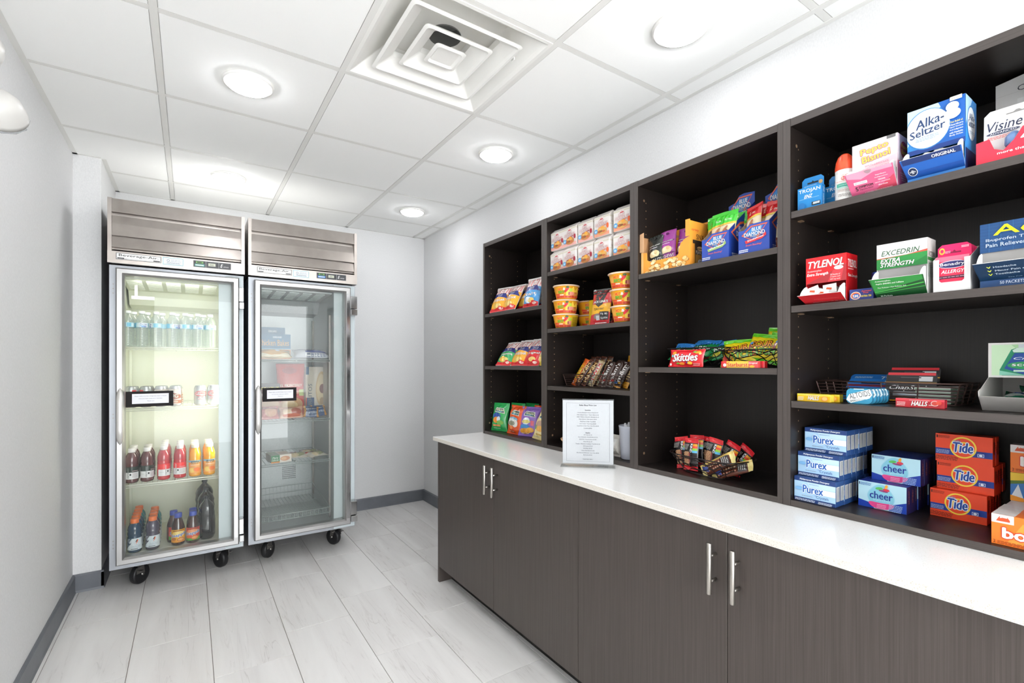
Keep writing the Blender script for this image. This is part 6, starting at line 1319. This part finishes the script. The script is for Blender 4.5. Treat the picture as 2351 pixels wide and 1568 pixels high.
# mouthwash dispenser
K = Kind('mouthwash_dispenser', 'dispenser box'); mb = MB(); W = .20; c = 'c9c5c1'
mb.box(0, W, 0, .13, .078, .162, 'dedcd8'); mb.box(0, W, .128, .13, 0, .078, c)
for xx in (0, W-.0015): mb.prism([(0, .078), (.13, .078), (.13, 0), (-.052, 0), (-.085, .034), (-.088, .047), (-.078, .050), (-.066, .052)], xx, xx+.0015, 'bdb9b5', axis='x')
mb.box(0, W, -.052, .13, 0, .0015, c)
mb.mesh([(0, -.052, 0), (W, -.052, 0), (W, -.085, .034), (0, -.085, .034), (0, -.050, .001), (W, -.050, .001), (W, -.083, .035), (0, -.083, .035)], [(0, 1, 2, 3), (7, 6, 5, 4), (3, 2, 6, 7), (0, 4, 5, 1), (0, 3, 7, 4), (1, 5, 6, 2)], 'a9a5a1')
K.add('mouthwash_dispenser', mb, 'card')
mb = MB(); art(mb, [R(.03, .06, 1, .94, 'a8d4a0'), P([(.03, .06), (.5, .06), (.2, .94), (.03, .94)], 'c8e6c0'), P([(.12, .06), (.10, .22), (.20, .80), (.26, .86), (.40, .86), (.46, .80), (.56, .22), (.54, .06)], '1f8a62'), P([(.21, .78), (.25, .85), (.41, .85), (.45, .78), (.44, .72), (.22, .72)], 'cfe6d8'), R(.26, .85, .40, .95, 'c8d0d4'), P([(.23, .70), (.43, .70), (.52, .26), (.33, .07), (.14, .26)], '1c4a9a'), T('Crest', .34, .55, .24, .07, 'e6eef6', sh=.3, b=.02), El(.335, .35, .17, .11, '2a9a5a'), T('scope', .335, .345, .26, .10, 'f2f6f4', b=.05, out=('1c3a3a', .03)), R(.22, .17, .44, .22, 'c8e6d4'), R(.45, .22, .49, .27, 'd8e6e0'), R(.58, .26, 1, .44, '7a78b8'), P([(.10, .20), (.33, .07), (.10, .07)], '8ad0b8'), P([(.56, .20), (.33, .07), (.56, .07)], '8ad0b8'), El(.8, .8, .14, .07, 'eef2ee')], W, .084, Ffront(0, .078, 0), dl=.00008); K.add('printed_front', mb, 'card')
K.place((-.200, -3.899, Z3+.0003), -90, label='white mouthwash dispenser box with a green picture panel')
sp = pillow('mouthwash_packet', 'packet', .05, .075, .02, '1a7a58', [R(0, .4, 1, .6, 'd8e6e0'), El(.5, .7, .3, .1, '2a4a9a')], seed=91, crimp=False, nx=8, nz=10)
for j, (x, y, z_, ti) in enumerate(((-.160, -3.935, .012, 70), (-.135, -3.975, .016, 60), (-.215, -3.975, .006, 78), (-.150, -4.02, .012, 66))): sp.place((x, y, Z3+z_), -90+j*17, ti, label='green mouthwash packet inside the dispenser, %s from the left' % ord_[j], group='mouthwash packets')

# ================= laundry shelf (z .87)
pw, ph_, pd = .112, .0715, .0268
purex = carton('detergent_box', 'detergent box', pw, ph_, pd, '24467c', [R(0, 0, 1, 1, 'a9cdea'), R(0, .82, 1, 1, '233f78'), R(0, 0, 1, .15, '233f78'), P([(.32, .82), (1, .82), (1, .62), (.38, .62)], 'bcd9ef'), R(.42, .38, 1, .60, 'f0efec'), T('Multipurpose Powder Detergent', .50, .905, .72, .085, 'eef2f6', sh=.2, b=.04), T('Purex', .47, .53, .50, .32, '1f5cb0', b=.05, out=('eef4fa', .05)),
    T('PROFESSIONAL', .5, .745, .24, .04, '6a8ab4'), T('with', .54, .32, .06, .04, '2f6ab8'), T('Crystals', .70, .26, .30, .14, '2a5c98', b=.0), El(.12, .52, .09, .07, '7aaedc'), Ln(.2, .22, .48, .27, 1, '8a9ab0'), Ln(.04, .03, .55, .12, 2, 'dfe8f2'), Ln(.62, .03, .96, .12, 3, 'dfe8f2')],
    side=[R(.12, .22, .88, .80, 'cfd0cc'), [R(.2, .25+.055*i, .8, .272+.055*i, '5a6068') for i in range(10)]])
cheer = carton('detergent_box', 'detergent box', .113, .073, .0270, '1c2f8e', [R(0, 0, 1, 1, 'b4dbe8'), P([(0, 0), (0, .28), (.30, .18), (.34, 0)], '1c3fa4'), P([(1, 0), (1, .42), (.70, .24), (.64, 0)], '1c3fa4'), Sm([(.22, .28), (.18, .55), (.32, .86), (.48, 1.0), (.64, .86), (.78, .55), (.76, .28), (.62, .04), (.36, .04)], '9ccfe0'), Sm([(.24, .26), (.20, .54), (.33, .84), (.48, .98), (.63, .84), (.76, .54), (.74, .26), (.6, .08), (.38, .08)], '86c8dc'), Sm([(.18, .27), (.5, .24), (.80, .29), (.68, .03), (.32, .0)], 'e84a90', 2),
    T('cheer', .49, .53, .48, .28, '1c2f8e', b=.04), El(.45, .80, .08, .05, '5ab85a', rot=20), El(.54, .72, .10, .035, '8a3a70', rot=-10), El(.60, .78, .07, .05, 'd83a50', rot=-15), El(.60, .90, .03, .08, 'f0a83a', rot=-10), T('brightCLEAN', .50, .34, .34, .08, 'c0e4ee'), T('1', .035, .91, .02, .10, '1c2f5a', b=.03), Ln(.06, .85, .30, .96, 3, '3a6ab0'), Ln(.42, .06, .62, .22, 3, 'f6a8c8'), Ln(.68, .04, .96, .30, 5, 'a8c4ec')],
    side=[R(0, 0, 1, 1, '2a2456'), T('cheer', .5, .62, 1.4, .12, 'c8703c', rot=90)])
tide = carton('detergent_box', 'detergent box', .112, .0735, .0270, 'e4401f', [R(0, 0, 1, 1, 'ee4a24'), R(0, .26, 1, .48, '1f4098'), El(.50, .56, .235, .38, 'f8d84a', n=32), El(.50, .56, .205, .33, 'ee4a24', n=32), El(.52, .56, .13, .21, 'f8c83a', n=24), El(.52, .56, .09, .15, 'ee5a2a', n=24), T('Tide', .50, .56, .36, .36, '1f4aa0', sh=.15, b=.06, out=('eef0f4', .05)), T('ULTRA', .40, .78, .13, .05, '1f4aa0', b=.03, out=('eef0f4', .03)), T('1', .035, .90, .02, .10, '3a1c14', b=.03), Ln(.06, .85, .28, .95, 3, '8a2c18'), Ln(.03, .30, .28, .44, 3, 'a8b8e0'), Ln(.03, .08, .45, .22, 4, '5a1c10'), R(.78, .31, .89, .43, '1f4098'), R(.775, .315, .885, .425, 'c8d4ee'), R(.785, .33, .875, .41, '1f4098'), El(.83, .37, .03, .035, 'e6ecf6')],
    side=[R(.25, .4, .75, .85, 'a82c18'), Ln(.3, .42, .7, .83, 6, '3a1c14')])
def stackrow(k, x, y, z, n, dep, what, row, colr, grp, jit=.0006):
    for j in range(n):
        k.place((x+j*dep, y+random.uniform(-jit, jit)*j, z), -90, label='%s detergent box, %s, %s from the front' % (colr, row, ord_[j]), group=grp)
stackrow(purex, -.312, -3.4955, Z4, 8, .0273, '', 'bottom row of the left pile', 'light blue and navy', 'light blue and navy detergent boxes')
stackrow(purex, -.290, -3.4955, Z4+.0722, 7, .0273, '', 'middle row of the left pile', 'light blue and navy', 'light blue and navy detergent boxes')
stackrow(purex, -.270, -3.5060, Z4+.1444, 7, .0273, '', 'top row of the left pile', 'light blue and navy', 'light blue and navy detergent boxes')
stackrow(cheer, -.222, -3.630, Z4, 7, .0275, '', 'bottom row of the pink-banded pile', 'pale blue and pink', 'pale blue and pink detergent boxes')
stackrow(cheer, -.180, -3.648, Z4+.0735, 5, .0275, '', 'top row of the pink-banded pile', 'pale blue and pink', 'pale blue and pink detergent boxes')
stackrow(tide, -.162, -3.777, Z4, 5, .0275, '', 'bottom row of the orange pile', 'orange', 'orange detergent boxes')
stackrow(tide, -.147, -3.787, Z4+.0740, 4, .0275, '', 'middle row of the orange pile', 'orange', 'orange detergent boxes')
stackrow(tide, -.150, -3.785, Z4+.1480, 2, .0275, '', 'top row of the orange pile', 'orange', 'orange detergent boxes')
bounce = carton('dryer_sheet_box', 'dryer sheet box', .125, .068, .030, 'f07a24', [R(0, 0, 1, 1, 'f27c26'), P([(.2, .1), (.9, .1), (1, .9), (.4, .8)], 'f89a3a'), R(0, .72, .29, 1, 'ece8e6'), P([(.06, .78), (.08, .86), (.14, .90), (.22, .90), (.24, .84), (.24, .78)], 'd8542c'), T('4 in 1', .15, .89, .13, .10, 'd8542c', b=.04), T('bounce', .60, .42, .92, .36, 'f6f0ec', b=.10, out=('d8442a', .05)), T('2', .04, .10, .03, .10, '6a2c14', b=.03), Ln(.08, .04, .6, .14, 3, 'a8481c'), El(.92, .6, .14, .3, 'f6d04a')], top=[R(0, 0, .30, 1, 'e4dedc'), R(.3, 0, 1, 1, 'ee7420')])
stackrow(bounce, -.309, -3.9265, Z4, 8, .0305, '', 'bottom row of the far right pile', 'orange and white', 'orange dryer sheet boxes')
bounce.place((-.130, -3.925, Z4+.1400), -90, label='orange dryer sheet box on top of the colourful box at the right edge', group='orange dryer sheet boxes')
allb = carton('detergent_box', 'detergent box', .115, .070, .055, 'e87a24', [R(0, 0, 1, 1, '3a7cc4'), P([(0, .6), (.5, .8), (1, .7), (1, 1), (0, 1)], 'f0c83a'), P([(0, .58), (.5, .76), (1, .66), (1, .72), (.5, .84), (0, .7)], '5a7a2a'), P([(0, .1), (.12, .6), (.2, .1)], 'e6eef4'), P([(.2, .1), (.3, .55), (.4, .1)], 'e6eef4'), El(.62, .4, .26, .34, 'e03a2c'), T('all', .62, .4, .3, .34, 'f6f4f2', b=.08), P([(0, 0), (1, 0), (1, .1), (.4, .05), (0, .2)], 'f09a2a')])
allb.place((-.130, -3.925, Z4+.0690), -90, label='blue, yellow and orange detergent box at the right frame edge')

# ================= price list stand, bowl, cup on the second unit
yaw = math.degrees(math.atan2(-.147, .150))
K = Kind('price_list_stand', 'sign'); W, Hh = .212, .280; mb = MB()
mb.box(0, W, 0, .002, .004, Hh); mb.box(0, W, .0045, .0065, .004, Hh); mb.box(0, W, 0, .0065, Hh, Hh+.002); mb.box(-.006, W+.006, -.028, .036, 0, .003); mb.box(0, .002, .002, .0045, .004, Hh); mb.box(W-.002, W, .002, .0045, .004, Hh)
K.add('price_list_stand', mb, 'acrylic')
mb = MB(); mb.box(.002, W-.002, .0025, .0040, .012, Hh-.004, 'c6c6ca')
rows_ = [('Suite Shop Price List', .92, .34, .030, .03), ('Sundries', .845, .11, .020, .03), ('Laundry Detergent / Dryer Sheets $1.00', .805, .40, .018, 0), ('Halls / Breath Savers / Tums / Gum $1.00', .77, .42, .018, 0), ('Advil / Tylenol / Excedrin / Benadryl $1.00', .735, .43, .018, 0), ('Pepto Bismol / Alka Seltzer $2.00', .70, .34, .018, 0), ('Small Pack of Hair Ties $2.00', .665, .30, .018, 0), ('Lens Cleaner / Eye Drops $5.00', .63, .32, .018, 0), ('Large Pack of Hair Ties / Hair Pins $5.00', .595, .42, .018, 0), ('Condoms $4.00', .56, .16, .018, 0),
      ('Snacks', .49, .09, .020, .03), ('All Chips $1.00', .455, .16, .018, 0), ('Cup of Noodle / Noodle Bowl $1.00', .42, .38, .018, 0), ('Gold Fish / Famous Amos $1.00', .385, .33, .018, 0), ('Chex Mix $1.50', .35, .17, .018, 0), ('Peanuts / Almonds / Cashews / Trail Mix $1.50', .315, .47, .018, 0), ('All Candies $1.50', .28, .18, .018, 0), ('Kind Bars $2.00', .245, .17, .018, 0), ('Chow Mein Bowls $2.00', .21, .25, .018, 0), ('Blue Diamond Almonds / Corn Nuts $2.00', .175, .43, .018, 0), ('Beef Jerky $3.50', .14, .17, .018, 0), ('TAXES MAY APPLY', .075, .20, .016, 0)]
sh = [R(.08, .035, .92, .0375, '6a6a70'), R(.08, .955, .92, .9575, '6a6a70'), R(.08, .035, .0835, .957, '6a6a70'), R(.9165, .035, .92, .957, '6a6a70')]+[T(s, .5, y, w_, h_, '3a3a40', b=b_) for s, y, w_, h_, b_ in rows_]
art(mb, sh, W, Hh-.016, Ffront(0, .012, .0025)); K.add('price_list', mb, 'paper')
K.place((-.534, -2.668, .8515), yaw, label='upright clear acrylic stand with the printed price list on the worktop')
mb = MB(); mb.lathe([(.045, 0), (.075, .012), (.098, .034), (.101, .040), (.096, .043), (.090, .036), (.068, .016), (.04, .006), (.0001, .005)], 40, col='d9b088'); o = mb.obj('wooden_bowl', 'wood_light', None, (-.235, -2.452, .8705)); tag(o, 'light wooden bowl half hidden behind the price list stand', 'bowl')
K = Kind('cutlery_tub', 'tub'); mb = MB(); mb.lathe([(.036, 0), (.040, .004), (.048, .135), (.050, .142), (.048, .144), (.045, .135), (.037, .007), (.0001, .006)], 30, col='c9ccd8'); K.add('cutlery_tub', mb, 'frost_plastic')
mb = MB(); rn = random.Random(3)
for i in range(12):
    a = rn.uniform(0, 6.28); r = rn.uniform(.005, .028); mb.tube([(r*math.cos(a), r*math.sin(a), .02), (r*1.25*math.cos(a), r*1.25*math.sin(a), .150+rn.uniform(-.03, .01))], .0045, 6, col='e9eaee')
K.add('plastic_cutlery', mb, 'paper'); K.place((-.258, -2.792, .8705), 0, label='frosted plastic tub of white cutlery beside the divider')
nk = pillow('cutlery_pouch', 'pouch', .075, .095, .05, 'd9d4cc', [R(.1, .1, .9, .4, 'c2bcb4'), R(.2, .5, .8, .8, 'e6e4e0')], seed=95, m='paper', crimp=False, wr=.005)
nk.place((-.272, -2.712, .8705), -90, 8, label='crumpled pale pouch between the price list stand and the tub', group='pale pouches'); nk.place((-.215, -2.724, .8705), -80, 4, label='crumpled pale pouch behind the front one near the tub', group='pale pouches')
pb = MB(); pb.lathe([(.040, .0), (.050, .004), (.055, .020), (.052, .021), (.047, .006), (.0001, .005)], 26); 
for k_ in list(bpy.data.meshes):
    if k_.users == 0: bpy.data.meshes.remove(k_)
